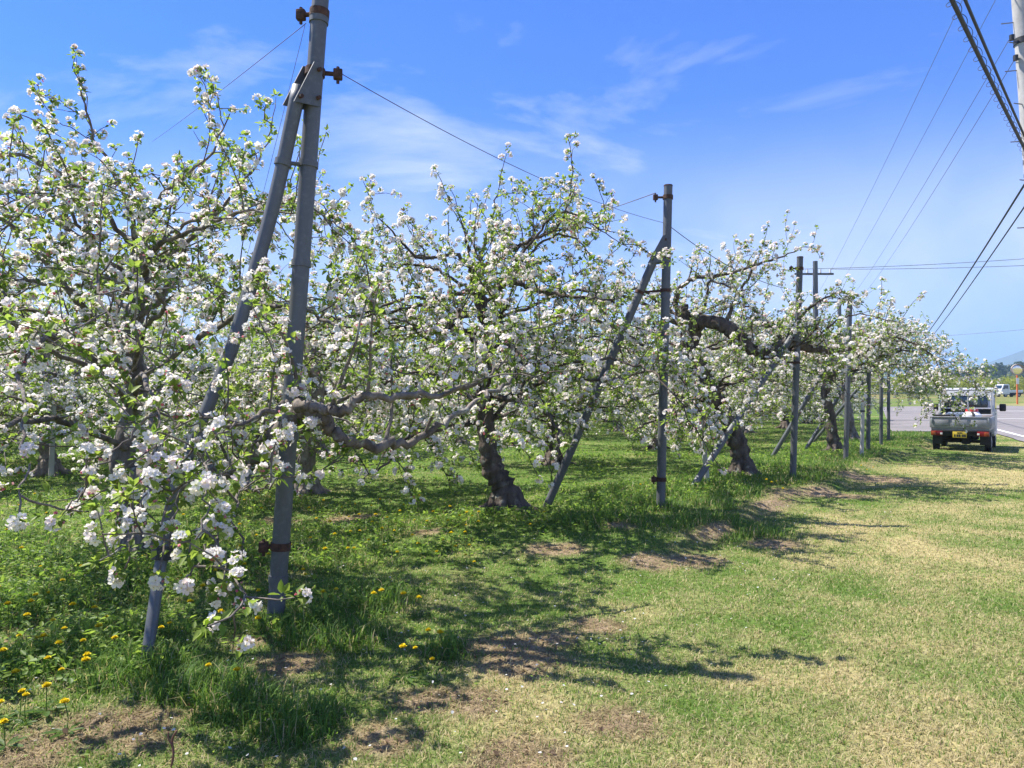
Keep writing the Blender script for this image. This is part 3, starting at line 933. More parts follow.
def tree_old():
    l0 = P(742, 480, 13.3)
    loc = (l0[0], l0[1], gz(l0[0], l0[1]) - 0.05)
    tr = [(P(742, 480, 13.3), 0.23), (P(741, 462, 13.3), 0.18), (P(736, 440, 13.25), 0.165), (P(722, 412, 13.2), 0.155), (P(708, 388, 13.1), 0.165), (P(698, 366, 13.1), 0.18), (P(690, 345, 13.1), 0.155), (P(688, 325, 13.1), 0.11), (P(684, 305, 13.1), 0.07)]
    limbs = []
    limbs.append(rel([(P(692, 340, 13.1), 0.13), (P(700, 322, 12.9), 0.125), (P(722, 325, 12.7), 0.12), (P(740, 338, 12.6), 0.14), (P(758, 352, 12.5), 0.12), (P(770, 353, 12.5), 0.11), (P(788, 343, 12.6), 0.085), (P(808, 348, 12.8), 0.075), (P(835, 350, 13.0), 0.06), (P(870, 342, 13.2), 0.03)], loc))
    limbs.append(rel([(P(688, 330, 13.1), 0.1), (P(676, 300, 13.0), 0.08), (P(690, 280, 12.8), 0.065), (P(720, 275, 12.6), 0.05), (P(765, 262, 12.4), 0.035), (P(800, 250, 12.3), 0.012)], loc))
    limbs.append(rel([(P(688, 330, 13.1), 0.09), (P(665, 315, 13.0), 0.07), (P(635, 300, 12.8), 0.05), (P(610, 290, 12.6), 0.02)], loc))
    limbs.append(rel([(P(705, 392, 13.1), 0.08), (P(680, 410, 12.4), 0.05), (P(655, 420, 11.6), 0.035), (P(630, 432, 11.0), 0.014)], loc))
    limbs.append(rel([(P(700, 380, 13.1), 0.08), (P(690, 395, 12.2), 0.05), (P(705, 420, 11.4), 0.035), (P(700, 450, 10.9), 0.012)], loc))
    limbs.append(rel([(P(725, 325, 12.7), 0.06), (P(735, 300, 12.6), 0.05), (P(750, 275, 12.5), 0.035), (P(765, 245, 12.4), 0.010)], loc))
    limbs.append(rel([(P(790, 345, 12.6), 0.06), (P(800, 318, 12.4), 0.05), (P(822, 300, 12.2), 0.035), (P(845, 290, 12.0), 0.012)], loc))
    limbs += radial_limbs(63, 8, lambda f, g: np.array([-0.9, 0, 2.0 + 0.9 * g.random()]), 0.1, 2.5, (1.2, 2.6), 0.5, 0.05)
    limbs += radial_limbs(67, 7, lambda f, g: np.array([-0.4, 0, 1.3 + 0.5 * g.random()]), 0.1, 2.6, (0.7, 1.4), 0.4, 0.04)
    limbs += radial_limbs(64, 5, lambda f, g: np.array([0.6, -0.6, 2.1 + 0.3 * g.random()]), 0.1, 1.8, (1.7, 2.8), 0.5, 0.04)
    make_tree(loc, 'old apple tree with a thick leaning gnarled trunk and a heavy twisted limb', 'apple trees of the front row', 'old_bark',
              seed=72, trunk=rel(tr, loc), limbs=limbs, lod=0, l2_step=0.19, l2_len=0.85, twig_step=0.13, sp=0.09, shoots=0.33, bloom=0.62, zmin=0.7, fscale=1.2, keep_r=1, nleaf=6, nflow=6)


def tree_beyond():
    for k, (x, y, sc, label, wd, seed) in enumerate([
            (8.05, 18.7, 1.0, 'blossoming apple tree with an upright black trunk, its crown hanging over the parked truck', 'old_bark', 91),
            (11.2, 24.6, 0.98, 'far apple tree of the front row, just past the parked truck', 'bark', 92)]):
        loc = (x, y, gz(x, y) - 0.05)
        trunk = [(0.1, 0, 0, 0.19), (0.05, 0, 0.35, 0.145), (-0.02, 0.0, 1.0, 0.125), (-0.12, 0.03, 1.5, 0.12), (-0.05, 0, 1.95, 0.105), (0.05, 0, 2.5, 0.06)]
        limbs = radial_limbs(seed, 9, lambda f, g: np.array([-0.08, 0, 1.6 + 0.9 * g.random()]), 0.1, 3.0, (0.95, 2.2), 0.75, 0.07)
        limbs += radial_limbs(seed + 5, 6, lambda f, g: np.array([0, 0, 2.2 + 0.3 * g.random()]), 0.1, 2.0, (2.2, 3.0), 0.5, 0.05)
        if k == 0:
            limbs += radial_limbs(seed + 9, 4, lambda f, g: np.array([0, 0, 1.9 + 0.4 * g.random()]), 0.1, 2.9, (0.75, 1.7), 0.7, 0.06, az0=-1.2, azr=1.5)
        make_tree(loc, label, 'apple trees of the front row', wd, seed=seed, trunk=trunk, limbs=limbs, lod=1, fscale=1.2,
                  l2_step=0.17, l2_len=0.85, twig_step=0.12, sp=0.09, shoots=0.3, bloom=0.64, zmin=0.8, nflow=6, nleaf=6)


tree_near(); tree_mid(); tree_old(); tree_beyond()


# ------------------------------------------------------------------ the rows behind
def back_rows():
    protos = []
    for v in range(4):
        seed = 200 + v
        g = np.random.default_rng(seed)
        lean = g.normal(size=2) * 0.15
        trunk = [(0.05, 0, 0, 0.22), (0, 0, 0.35, 0.16), (lean[0] * 0.5, lean[1] * 0.5, 0.9, 0.14), (lean[0], lean[1], 1.5, 0.13), (lean[0] * 0.8, lean[1], 2.2, 0.1), (0, 0, 2.9, 0.05)]
        limbs = radial_limbs(seed, 9, lambda f, g: np.array([lean[0], lean[1], 1.2 + 0.9 * g.random()]), 0.1, 3.1, (0.65, 1.5), 0.7, 0.07)
        limbs += radial_limbs(seed + 50, 6, lambda f, g: np.array([0, 0, 2.2 + 0.5 * g.random()]), 0.1, 2.1, (2.1, 3.1), 0.6, 0.05)
        limbs += radial_limbs(seed + 90, 7, lambda f, g: np.array([lean[0] * 0.6, lean[1] * 0.6, 0.95 + 0.3 * g.random()]), 0.1, 2.9, (0.5, 1.0), 0.35, 0.05)
        t = make_tree((0, 0, 0), 'x', 'apple trees of the rows behind', 'bark' if v % 2 else 'old_bark', seed=seed, trunk=trunk, limbs=limbs, lod=1, fscale=1.45,
                      l2_step=0.17, l2_len=0.95, twig_step=0.14, sp=0.1, shoots=0.25, bloom=0.7, zmin=0.45, nleaf=5, nflow=5)
        protos.append(t)
    used = set()
    pinned = [(-3.2, 11.4, 'apple tree with a short slim trunk standing behind the nearest steel post', 1),
              (-8.7, 13.9, 'apple tree with a pale trunk in the third row at the far left', 3),
              (-9.3, 17.0, 'apple tree with a dark slanting trunk behind the leftmost crown', 0),
              (0.9, 16.3, 'apple tree behind the straight trunked tree, showing under its crown', 2),
              (4.2, 21.2, 'apple tree seen between the second post and the old gnarled tree', 0),
              (7.6, 26.2, 'apple tree with a reddish trunk behind the third steel post', 1)]
    spots_ = list(pinned)
    for k in range(1, 10):
        for j in range(-6, 18):
            b = np.array([-0.15, 9.2]) + np.array([-0.811, 0.585]) * 4.8 * k + RD * (5.4 * j + 2.5 * (k % 2))
            b = b + rng.normal(size=2) * 0.35
            x, y = b
            if y < 9.5 or y > 78 or x < -0.74 * y - 3.5 or x > 0.40 * y + 1.5:
                continue
            if y < 13 and x > -4: continue
            if any((x - q[0]) ** 2 + (y - q[1]) ** 2 < 16 for q in spots_): continue
            spots_.append((x, y, None, int(rng.integers(0, 4))))
    for (x, y, lab, v) in spots_:
        p = protos[v]
        if v not in used:
            r = p; used.add(v)
        else:
            r = p.copy(); COL.objects.link(r)
            for ch in list(p.children):
                c = ch.copy(); COL.objects.link(c); c.parent = r
        r.location = (x, y, gz(x, y) - 0.04)
        r.rotation_euler = (0, 0, rng.uniform(0, 6.28))
        s = rng.uniform(0.9, 1.08)
        r.scale = (s, s, s)
        r['label'] = lab or 'white blossoming apple tree deep among the crowded rows behind the front row'
        r['group'] = 'apple trees of the rows behind'
    print('back trees', len(spots_))


back_rows()


# ------------------------------------------------------------------ mesh builder for made things
class MB:
    def __init__(s):
        s.bm = bmesh.new()

    def box(s, c, size, bevel=0.0, rot=None, seg=2):
        r = bmesh.ops.create_cube(s.bm, size=1.0)
        vs = r['verts']
        for v in vs:
            v.co = Vector((v.co.x * size[0], v.co.y * size[1], v.co.z * size[2]))
        if bevel > 0:
            es = list({e for v in vs for e in v.link_edges})
            rb = bmesh.ops.bevel(s.bm, geom=es, offset=bevel, segments=seg, profile=0.5, affect='EDGES')
            vs = list({v for f in rb['faces'] for v in f.verts} | {v for v in vs if v.is_valid})
        m = Matrix.Translation(c) @ (rot.to_4x4() if rot is not None else Matrix.Identity(4))
        bmesh.ops.transform(s.bm, matrix=m, verts=vs)
        return s

    def cyl(s, p0, p1, r0, r1=None, n=16, caps=True):
        r1 = r0 if r1 is None else r1
        p0, p1 = Vector(p0), Vector(p1)
        d = p1 - p0
        r = bmesh.ops.create_cone(s.bm, cap_ends=caps, segments=n, radius1=r0, radius2=r1, depth=d.length)
        m = Matrix.Translation((p0 + p1) / 2) @ d.to_track_quat('Z', 'Y').to_matrix().to_4x4()
        bmesh.ops.transform(s.bm, matrix=m, verts=r['verts'])
        return s

    def sphere(s, c, r, sc=(1, 1, 1), u=16, v=10):
        q = bmesh.ops.create_uvsphere(s.bm, u_segments=u, v_segments=v, radius=r)
        bmesh.ops.transform(s.bm, matrix=Matrix.Translation(c) @ Matrix.Diagonal((*sc, 1)), verts=q['verts'])
        return s

    def prism(s, prof, x0, x1, axis='x', bevel=0.0):
        """profile of (a, b) pairs extruded along axis"""
        f = (lambda a, b, t: (t, a, b)) if axis == 'x' else (lambda a, b, t: (a, t, b)) if axis == 'y' else (lambda a, b, t: (a, b, t))
        A = [s.bm.verts.new(f(a, b, x0)) for a, b in prof]
        B = [s.bm.verts.new(f(a, b, x1)) for a, b in prof]
        n = len(prof)
        fs = [s.bm.faces.new(A[::-1]), s.bm.faces.new(B)]
        for i in range(n):
            fs.append(s.bm.faces.new((A[i], A[(i + 1) % n], B[(i + 1) % n], B[i])))
        if bevel:
            es = list({e for q in fs for e in q.edges})
            bmesh.ops.bevel(s.bm, geom=es, offset=bevel, segments=2, profile=0.5, affect='EDGES')
        return s

    def ring(s, c, axis, R, r, n=20, m=8):
        axis = Vector(axis).normalized()
        q = axis.to_track_quat('Z', 'Y')
        vs = []
        for i in range(n):
            a = 2 * math.pi * i / n
            row = []
            for j in range(m):
                b = 2 * math.pi * j / m
                p = Vector(((R + r * math.cos(b)) * math.cos(a), (R + r * math.cos(b)) * math.sin(a), r * math.sin(b)))
                row.append(s.bm.verts.new(Vector(c) + q @ p))
            vs.append(row)
        for i in range(n):
            for j in range(m):
                s.bm.faces.new((vs[i][j], vs[(i + 1) % n][j], vs[(i + 1) % n][(j + 1) % m], vs[i][(j + 1) % m]))
        return s

    def build(s, name, mat, parent=None, smooth=True):
        bmesh.ops.recalc_face_normals(s.bm, faces=s.bm.faces)
        me = bpy.data.meshes.new(name)
        s.bm.to_mesh(me); s.bm.free()
        me.materials.append(mat)
        if smooth:
            for p in me.polygons: p.use_smooth = True
            try:
                me.set_sharp_from_angle(angle=math.radians(38))
            except Exception:
                pass
        return link(name, me, parent)


# ------------------------------------------------------------------ trellis posts
def post(base, top, foot, gz_top, label, r=0.052, clampdirs=(), bent=None, collars=(0.35, 0.62), rusty_top=False, plate_h=0.36, brace_r=None):
    base = np.array(base, float); top = np.array(top, float)
    root = empty('trellis_post', base)
    tag(root, label, 'post', 'steel trellis posts along the front row')
    A = Vector((0, 0, -0.06)); B = Vector(top - base)
    ax = (B - A).normalized()
    at = lambda f: A + (B - A) * f
    m = MB().cyl(A, B, r, r * 0.97, 24)
    m.build('shaft', M['steel'], root)
    L = (B - A).length
    for f in collars:
        c = at(f)
        MB().cyl(c - ax * 0.022, c + ax * 0.022, r * 1.12, None, 24).build('collar', M['steel'], root)
    MB().cyl(B - ax * 0.004, B + ax * 0.012, r * 1.03, r * 0.98, 24).build('cap', M['rust'] if rusty_top else M['steel'], root)
    if foot is not None:
        brr = brace_r or r * 0.92
        fo = Vector(np.array(foot, float) - base)
        g1 = at(gz_top)                                   # brace top meets the shaft here
        hd = (fo - g1); out = Vector((hd.x, hd.y, 0)).normalized()
        bt = g1 + out * (r + brr * 1.15) - ax * 0.02
        if bent:
            tb = Tubes()
            pts = [tuple(bt)] + [tuple(Vector(b) - Vector(base)) for b in bent] + [tuple(fo - Vector((0, 0, 0.05)))]
            sp = spline([(*p, 1) for p in pts], 8)[:, :3]
            tb.add(sp, np.linspace(brr, brr * 0.66, len(sp)), 20)
            me = tb.mesh('brace', M['steel']); link('brace', me, root)
            bd = Vector(sp[2] - sp[0]).normalized()
        else:
            MB().cyl(fo - Vector((0, 0, 0.05)), bt, brr, None, 20).build('brace', M['steel'], root)
            bd = (fo - bt).normalized()
        # gusset plates on both faces of the joint, with bolts
        nrm = ax.cross(out).normalized()
        for sgn in (-1, 1):
            o = nrm * sgn * (r + 0.006)
            q = [g1 + ax * plate_h * 0.55 - out * r * 0.2, g1 + ax * plate_h * 0.5 + out * r * 1.0, bt + bd * plate_h * 0.42 + out * brr * 1.15, g1 - ax * plate_h * 0.42 - out * r * 0.2]
            bm = MB()
            V0 = [bm.bm.verts.new(o + p + nrm * sgn * -0.004) for p in q]; V1 = [bm.bm.verts.new(o + p + nrm * sgn * 0.004) for p in q]
            bm.bm.faces.new(V0[::-1]); bm.bm.faces.new(V1)
            for i in range(4): bm.bm.faces.new((V0[i], V0[(i + 1) % 4], V1[(i + 1) % 4], V1[i]))
            pl = bm.build('gusset_plate', M['steel'], root, False)
            for p in (g1 + ax * plate_h * 0.36 + out * r * 0.35, bt + bd * plate_h * 0.28 + out * brr * 0.4, g1 - ax * plate_h * 0.25 + out * r * 0.2):
                c = o + p
                MB().cyl(c, c + nrm * sgn * 0.028, 0.014, None, 6).build('bolt', M['rust'], root)
        # strap tying brace and shaft together below the plate
        c1 = g1 - ax * 0.5 if L > 3 else g1 - ax * 0.35
        k = 0.5 / max(0.1, abs(bd.dot(ax)))
        c2 = bt + bd * k
        st = MB()
        st.cyl(c1 - ax * 0.02, c1 + ax * 0.02, r * 1.15, None, 20)
        st.cyl(c2 - bd * 0.02, c2 + bd * 0.02, brr * 1.16, None, 20)
        st.cyl(c1, c2, 0.014, None, 10)
        st.build('strap', M['rust'] if rusty_top else M['steel'], root)
    for (f, dx, dy, ln) in clampdirs:
        c = at(f); d = Vector((dx, dy, 0.0)).normalized()
        cl = MB()
        cl.cyl(c - ax * 0.025, c + ax * 0.025, r * 1.16, None, 20)
        cl.cyl(c + d * r, c + d * (r + ln), 0.016, 0.014, 10)
        e = c + d * (r + ln)
        cl.box(e, (0.06, 0.045, 0.07), 0.008, d.to_track_quat('X', 'Z').to_matrix())
        cl.cyl(e - Vector((0, 0, 0.06)), e + Vector((0, 0, 0.05)), 0.011, None, 8)
        cl.build('clamp', M['rust'], root)
    return root


def ground_pt(x, y):
    return np.array([x, y, gz(x, y)])


def build_posts():
    b = gp(276, 620); t = P(319, -12, b[1] + 0.02)
    f = gp(147, 664)
    p1 = post(b, t, f, 0.845, 'nearest tall grey steel post with its bent brace and rusty clamps', 0.056,
              clampdirs=((0.872, 0.9, 0.2, 0.09), (0.965, -0.95, 0.1, 0.07), (0.13, -0.9, -0.2, 0.05)), bent=[P(272, 205, 4.73), P(237, 330, 4.62), P(221, 375, 4.56), P(180, 478, 4.40), P(164, 552, 4.30)], collars=(0.08, 0.30, 0.57, 0.955), plate_h=0.3, brace_r=0.047)
    # tape on the lower brace
    c = P(164.5, 552, 4.30) - np.array(p1.location); dd = Vector(P(161, 572, 4.28) - P(166, 540, 4.31)).normalized(); c = Vector(c)
    MB().cyl(c - dd * 0.04, c + dd * 0.04, 0.066, 0.062, 18).build('tape_band', M['band'], p1)
    b2 = gp(660, 507); t2 = P(669, 185, b2[1])
    post(b2, t2, gp(545, 506), 0.80, 'second steel post from the camera with a rusty topped pipe and slanted brace', 0.056,
         clampdirs=((0.965, -1, 0.0, 0.10), (0.10, -1, -0.1, 0.04)), rusty_top=True, collars=(0.3, 0.66), plate_h=0.36)
    b3 = gp(792, 478); t3 = P(801, 257, b3[1])
    post(b3, t3, gp(690, 487), 0.66, 'third steel post, its brace leaning past the old gnarled tree', 0.054, clampdirs=((0.95, -1, 0, 0.09),), rusty_top=True, collars=(0.28, 0.5))
    b4 = gp(845, 460); t4 = P(851, 293, b4[1])
    post(b4, t4, ground_pt(6.0, 17.2), 0.74, 'fourth steel post, half hidden in blossom left of the truck', 0.054, clampdirs=((0.95, -1, 0, 0.09),), collars=(0.4,))
    b5 = gp(867.5, 451); t5 = P(870, 318, b5[1])
    post(b5, t5, ground_pt(7.7, 19.5), 0.74, 'fifth steel post counted along the row from the camera', 0.052, collars=(0.4,))
    b6 = gp(880.5, 445); t6 = P(882, 335, b6[1])
    post(b6, t6, ground_pt(9.3, 23.0), 0.74, 'sixth steel post, standing close before the last post', 0.05, collars=(0.4,))
    b7 = gp(888, 440.5); t7 = P(889, 345, b7[1])
    post(b7, t7, None, 0.74, 'last steel post of the row, standing close to the road end', 0.05, collars=(0.4,))
    # pale stakes further back
    for (px, py, top, d, lab, lean) in ((707, 482, 418, 12.8, 'pale weathered stake leaning just left of the old gnarled trunk', -6),
                                        (52, 478, 405, 13.0, 'pale weathered stake standing at the far left under the blossoms', 2),
                                        (861, 456, 400, 18.5, 'thin pale stake standing beside the fourth steel post', 2)):
        q = gp(px, py)
        o = empty('stake', q); tag(o, lab, 'stake')
        tp = P(px + lean, top, q[1]) - q
        MB().cyl((0, 0, -0.05), tp, 0.045, 0.04, 12).build('shaft', M['weathered'], o)
        cc = Vector(tp) * 0.8
        MB().cyl(cc - Vector((0, 0, .02)), cc + Vector((0, 0, .02)), 0.05, None, 12).build('tie_ring', M['black'], o)


build_posts()


def wire(name, a, b, sag, r, label, cat, mat='wire', n=28, group=None):
    a, b = np.array(a, float), np.array(b, float)
    u = np.linspace(0, 1, n)[:, None]
    p = a * (1 - u) + b * u
    p[:, 2] -= 4 * sag * (u * (1 - u))[:, 0]
    t = Tubes(); t.add(p, r, 6)
    o = link(name, t.mesh(name, M[mat]))
    return tag(o, label, cat, group)


def build_wires():
    d1, d2 = 4.85, gp(660, 507)[1]
    wire('trellis_wire', P(338, 70, d1), P(664, 222, d2), 0.12, 0.003, 'thin wire strung from the nearest post to the second post', 'wire')
    wire('trellis_wire', P(304, 20, d1), P(150, 140, 12.0), 0.02, 0.0028, 'thin wire running from the nearest post top down left into the crown', 'wire')
    wire('trellis_wire', P(303, 22, d1), P(235, 300, 8.5), 0.02, 0.0018, 'hair thin wire hanging steeply from the nearest post top to the branches', 'wire')
    wire('trellis_wire', P(656, 192, d2), P(560, 222, 16.0), 0.03, 0.006, 'thin wire running left from the rusty top of the second post', 'wire')
    d3 = gp(792, 478)[1]
    wire('trellis_wire', P(671, 226, d2), P(797, 290, d3), 0.15, 0.005, 'thin wire strung from the second post to the third post', 'wire')


build_wires()


# ------------------------------------------------------------------ utility poles and cables
def build_utility():
    base = np.array([10.6, 14.4, gz(10.6, 14.4)])
    o = empty('utility_pole', base); tag(o, 'pale concrete utility pole with step bolts at the right edge', 'utility pole')
    B = Vector((-0.76, 0, 11.5))
    MB().cyl((0, 0, -0.3), B, 0.19, 0.13, 24).build('shaft', M['concrete'], o)
    at = lambda h: Vector((B.x * h / B.z, 0, h))
    for i, h in enumerate((3.0, 3.9, 4.8, 5.7, 6.5, 7.2, 7.9, 8.4, 8.85, 9.3, 9.9, 10.5)):
        c = at(h); sg = -1 if i % 2 else 1
        d = Vector((-1, 0.25 * sg, 0)).normalized()
        MB().cyl(c + d * 0.12, c + d * 0.36, 0.011, None, 8).build('step_bolt', M['wire'], o)
    for h, mt in ((8.45, 'black'), (6.1, 'wire'), (5.85, 'wire')):
        c = at(h)
        MB().cyl(c - Vector((0, 0, 0.06)), c + Vector((0, 0, 0.06)), 0.168, None, 24).build('band', M[mt], o)
    for h in (11.0,):
        MB().box(at(h) + Vector((0, -0.18, 0)), (1.9, 0.09, 0.09), 0.008).build('crossarm', M['steel'], o)
    for (x, y, z) in ((9.7, 14.2, 11.05), (10.45, 14.2, 11.05)):
        p = Vector((x, y, z)) - Vector(base)
        MB().cyl(p, p + Vector((0, 0, 0.18)), 0.05, 0.035, 12).build('insulator', M['insulator'], o)
    for (x, h) in ((9.78, 8.5), (9.85, 8.1)):
        p = Vector((x, 14.35, h)) - Vector(base)
        MB().cyl(p - Vector((0, 0, 0.05)), p + Vector((0, 0, 0.05)), 0.045, None, 12).build('insulator', M['black'], o)
    # far pole whose top shows over the crowns, and one more beyond
    q = (18.5, 45.0, gz(18.5, 45.0))
    o2 = empty('utility_pole', q); tag(o2, 'distant utility pole whose crossarm shows above the blossom', 'utility pole')
    MB().cyl((0, 0, -0.2), (0, 0, 9.65), 0.2, 0.14, 16).build('shaft', M['steel'], o2)
    MB().box((0, 0.2, 8.9), (2.4, 0.1, 0.12), 0.01).build('crossarm', M['steel'], o2)
    for x in (-1.0, -0.4, 0.4, 1.0):
        MB().cyl((x, 0.2, 8.97), (x, 0.2, 9.2), 0.06, 0.04, 10).build('insulator', M['insulator'], o2)
    q3 = (26.6, 60.0, gz(26.6, 60))
    o3 = empty('utility_pole', q3); tag(o3, 'farthest utility pole, nearly hidden by the tree crowns', 'utility pole')
    MB().cyl((0, 0, -0.2), (0, 0, 9.2), 0.2, 0.14, 16).build('shaft', M['steel'], o3)
    MB().box((0, 0.2, 8.9), (4.2, 0.1, 0.12), 0.01).build('crossarm', M['steel'], o3)
    grp = 'power lines between the poles'
    top = q3[2] + 8.98
    for (s, e, lab) in (((9.7, 14.2, 11.2), -2.0, 'upper left one of the thin power lines slanting down to the far poles'),
                        ((10.45, 14.2, 11.2), -0.7, 'second thin power line from the left, slanting down to the far poles'),
                        ((9.78, 14.35, 8.55), 0.8, 'thin power line leaving the concrete pole just under the frame top'),
                        ((9.85, 14.35, 8.1), 1.6, 'lowest slanting power line leaving the concrete pole')):
        wire('power_line', s, (q3[0] + e, 60.2, top), 0.35, 0.0065, lab, 'power line', 'wire', 40, grp)
    for i, x in enumerate((-1.0, 1.0)):
        wire('power_line', (18.5 + x, 45.2, q[2] + 9.2), (36 + x, 40, 9.6 - i * 0.45), 0.2, 0.015, ('upper' if i == 0 else 'lower') + ' of two level lines running right from the distant crossarm', 'power line', 'wire', 30, grp)
    wire('power_line', P(925, 337, 60), P(1140, 318, 50), 0.1, 0.012, 'single low line crossing level above the mountain at right', 'power line', 'wire', 20, grp)
    # telephone cables over the photographer's head
    a = np.array([10.2, 14.4, 6.0]); back = np.array([10.2 - .643 * 32, 14.4 - .766 * 32, 6.0])
    wire('telephone_cable', a + [0, 0, 0.2], back + [0.1, 0, 0.42], 0.3, 0.02, 'smooth black overhead cable running beside the coiled one', 'cable', 'cable', 60, 'overhead telephone cables')
    u = np.linspace(0, 1, 60)[:, None]
    p = a * (1 - u) + back * u; p[:, 2] -= 4 * 0.33 * (u * (1 - u))[:, 0]
    root = empty('telephone_cable', a); tag(root, 'black overhead cable bundle wrapped in a wire coil', 'cable', 'overhead telephone cables')
    t = Tubes(); t.add(p - a, 0.026, 8); link('cable', t.mesh('cable', M['cable']), root)
    u = np.linspace(0, 0.62, 900)[:, None]
    q = a * (1 - u) + back * u; q[:, 2] -= 4 * 0.33 * (u * (1 - u))[:, 0]
    ph = u[:, 0] * 32 / 0.36 * 2 * math.pi
    sd = np.array([0.766, -0.643, 0])
    q = q + sd * (np.cos(ph) * 0.06)[:, None] + np.array([0, 0, 1.0]) * (np.sin(ph) * 0.06 - 0.03)[:, None]
    t = Tubes(); t.add(q - a, 0.004, 4); link('coil', t.mesh('coil', M['cable']), root)
    for k, (dz, e) in enumerate(((-0.1, P(915, 349, 60)), (-0.55, P(918, 352, 60)))):
        wire('telephone_cable', a + [0, 0, dz], e, 0.25, 0.022 - 0.006 * k, ('upper' if k == 0 else 'lower') + ' cable falling from the right edge towards the tree crown', 'cable', 'cable', 40, 'overhead telephone cables')


build_utility()


# ------------------------------------------------------------------ kei trucks
def kei_truck(loc, rz, label, paint, gate_mat, rack=True, gname=None):
    o = empty('pickup_truck', loc, rz)
    tag(o, label, 'truck', gname)
    W2 = 0.7
    # bed floor, gates
    MB().box((0, 0.97, 0.62), (1.36, 1.92, 0.07), 0.01).build('bed_floor', gate_mat, o)
    tg = MB().box((0, 0.0, 0.80), (1.40, 0.045, 0.30), 0.012)
    for x in (-0.44, 0, 0.44):
        tg.box((x, -0.026, 0.80), (0.36, 0.02, 0.17), 0.008)
    tg.box((0, -0.012, 0.945), (1.41, 0.07, 0.03), 0.008)
    tail = tg.build('tailgate', gate_mat, o)
    lat = MB()
    for sx in (-1, 1):
        lat.box((sx * 0.66, -0.04, 0.86), (0.035, 0.03, 0.12), 0.006)
    lat.build('latch', M['galv_rail'], tail)
    for sx in (-1, 1):
        sg = MB().box((sx * W2, 0.98, 0.80), (0.04, 1.90, 0.30), 0.012)
        for y in (0.35, 0.98, 1.6):
            sg.box((sx * (W2 + 0.022), y, 0.80), (0.015, 0.5, 0.17), 0.006)
        sg.build('side_gate', gate_mat, o)
    # cab as a profile in side view
    prof = [(1.98, 0.42), (1.98, 1.05), (2.06, 1.70), (2.16, 1.765), (2.85, 1.76), (2.98, 1.70), (3.22, 1.10), (3.27, 0.95), (3.29, 0.45), (3.22, 0.36), (2.1, 0.36)]
    MB().prism(prof, -0.70, 0.70, 'x', 0.035).build('cab', paint, o)
    # rear window, windscreen, side windows
    ang = math.atan2(0.08, 0.65)
    rw = MB().box((0.0, 2.012, 1.36), (1.08, 0.02, 0.34), 0.03, Matrix.Rotation(-ang, 3, 'X'))
    rw.build('rear_window', M['glass'], o)
    wa = math.atan2(0.24, 0.60)
    MB().box((0, 3.115, 1.39), (1.2, 0.02, 0.50), 0.03, Matrix.Rotation(wa, 3, 'X')).build('windscreen', M['glass'], o)
    for sx in (-1, 1):
        MB().prism([(2.2, 1.14), (2.22, 1.62), (2.84, 1.62), (3.04, 1.14)], sx * 0.695, sx * 0.706, 'x').build('side_window', M['glass'], o)
        d = MB().prism([(2.14, 0.5), (2.14, 1.1), (3.08, 1.1), (3.12, 0.86), (2.98, 0.5)], sx * 0.70, sx * 0.715, 'x')
        dd = d.build('door', paint, o)
        MB().box((sx * 0.72, 2.28, 1.0), (0.02, 0.14, 0.03), 0.005).build('handle', M['black'], dd)
        mir = MB().box((sx * 0.86, 3.02, 1.18), (0.17, 0.08, 0.22), 0.03)
        mir.cyl((sx * 0.70, 3.04, 1.14), (sx * 0.86, 3.03, 1.15), 0.014, None, 8)
        mir.build('wing_mirror', M['black'], o)
    # guard rack behind the cab
    if rack:
        rk = MB()
        for x in (-0.64, 0.06, 0.64):
            rk.cyl((x, 1.90, 0.66), (x, 1.90, 1.70), 0.019, None, 12)
        for z in (1.70, 1.16, 0.98):
            rk.cyl((-0.66, 1.90, z), (0.66, 1.90, z), 0.019 if z < 1.6 else 0.026, None, 12)
        rk.build('guard_rack', M['galv_rail'], o)
        MB().box((0, 1.92, 1.08), (1.3, 0.015, 0.16), 0.004).build('rack_panel', M['under'], o)
    # under the bed
    fr = MB()
    for sx in (-1, 1):
        fr.box((sx * 0.36, 1.35, 0.48), (0.09, 2.6, 0.13), 0.01)
    fr.box((0, 0.09, 0.50), (1.2, 0.12, 0.12), 0.01)
    fr.cyl((-0.6, 0.62, 0.27), (0.6, 0.62, 0.27), 0.045, None, 12)
    fr.box((-0.1, 1.35, 0.40), (0.9, 0.5, 0.22), 0.03)
    fr.box((0.1, 0.62, 0.3), (0.22, 0.26, 0.22), 0.05)
    fr.build('chassis', M['under'], o)
    for sx in (-1, 1):
        MB().box((sx * 0.56, 0.28, 0.36), (0.24, 0.012, 0.34), 0.004).build('mud_flap', M['rubber'], o)
    MB().box((0, 0.0, 0.565), (1.36, 0.04, 0.04), 0.006).build('bumper_bar', M['under'], o)
    for sx in (-1, 1):
        lb = MB().box((sx * 0.54, -0.02, 0.50), (0.28, 0.06, 0.13), 0.012).build('taillight', M['taillight'], o)
        MB().box((sx * 0.615, -0.054, 0.50), (0.10, 0.014, 0.10), 0.004).build('amber_lens', M['amber'], lb)
        MB().box((sx * 0.43, -0.054, 0.49), (0.055, 0.014, 0.05), 0.004).build('reversing_lens', M['clear'], lb)
    pl = MB().box((0, -0.035, 0.47), (0.33, 0.012, 0.165), 0.004).build('number_plate', M['plate'], o)
    mk = MB()
    for x, w in ((-0.115, 0.03), (-0.055, 0.04), (-0.005, 0.04), (0.035, 0.012), (0.075, 0.04), (0.122, 0.04)):
        mk.box((x, -0.0425, 0.445), (w, 0.003, 0.07 if w > 0.02 else 0.012), 0.0)
    mk.box((0.0, -0.0425, 0.52), (0.12, 0.003, 0.03), 0.0)
    mk.build('plate_marks', M['black'], pl)
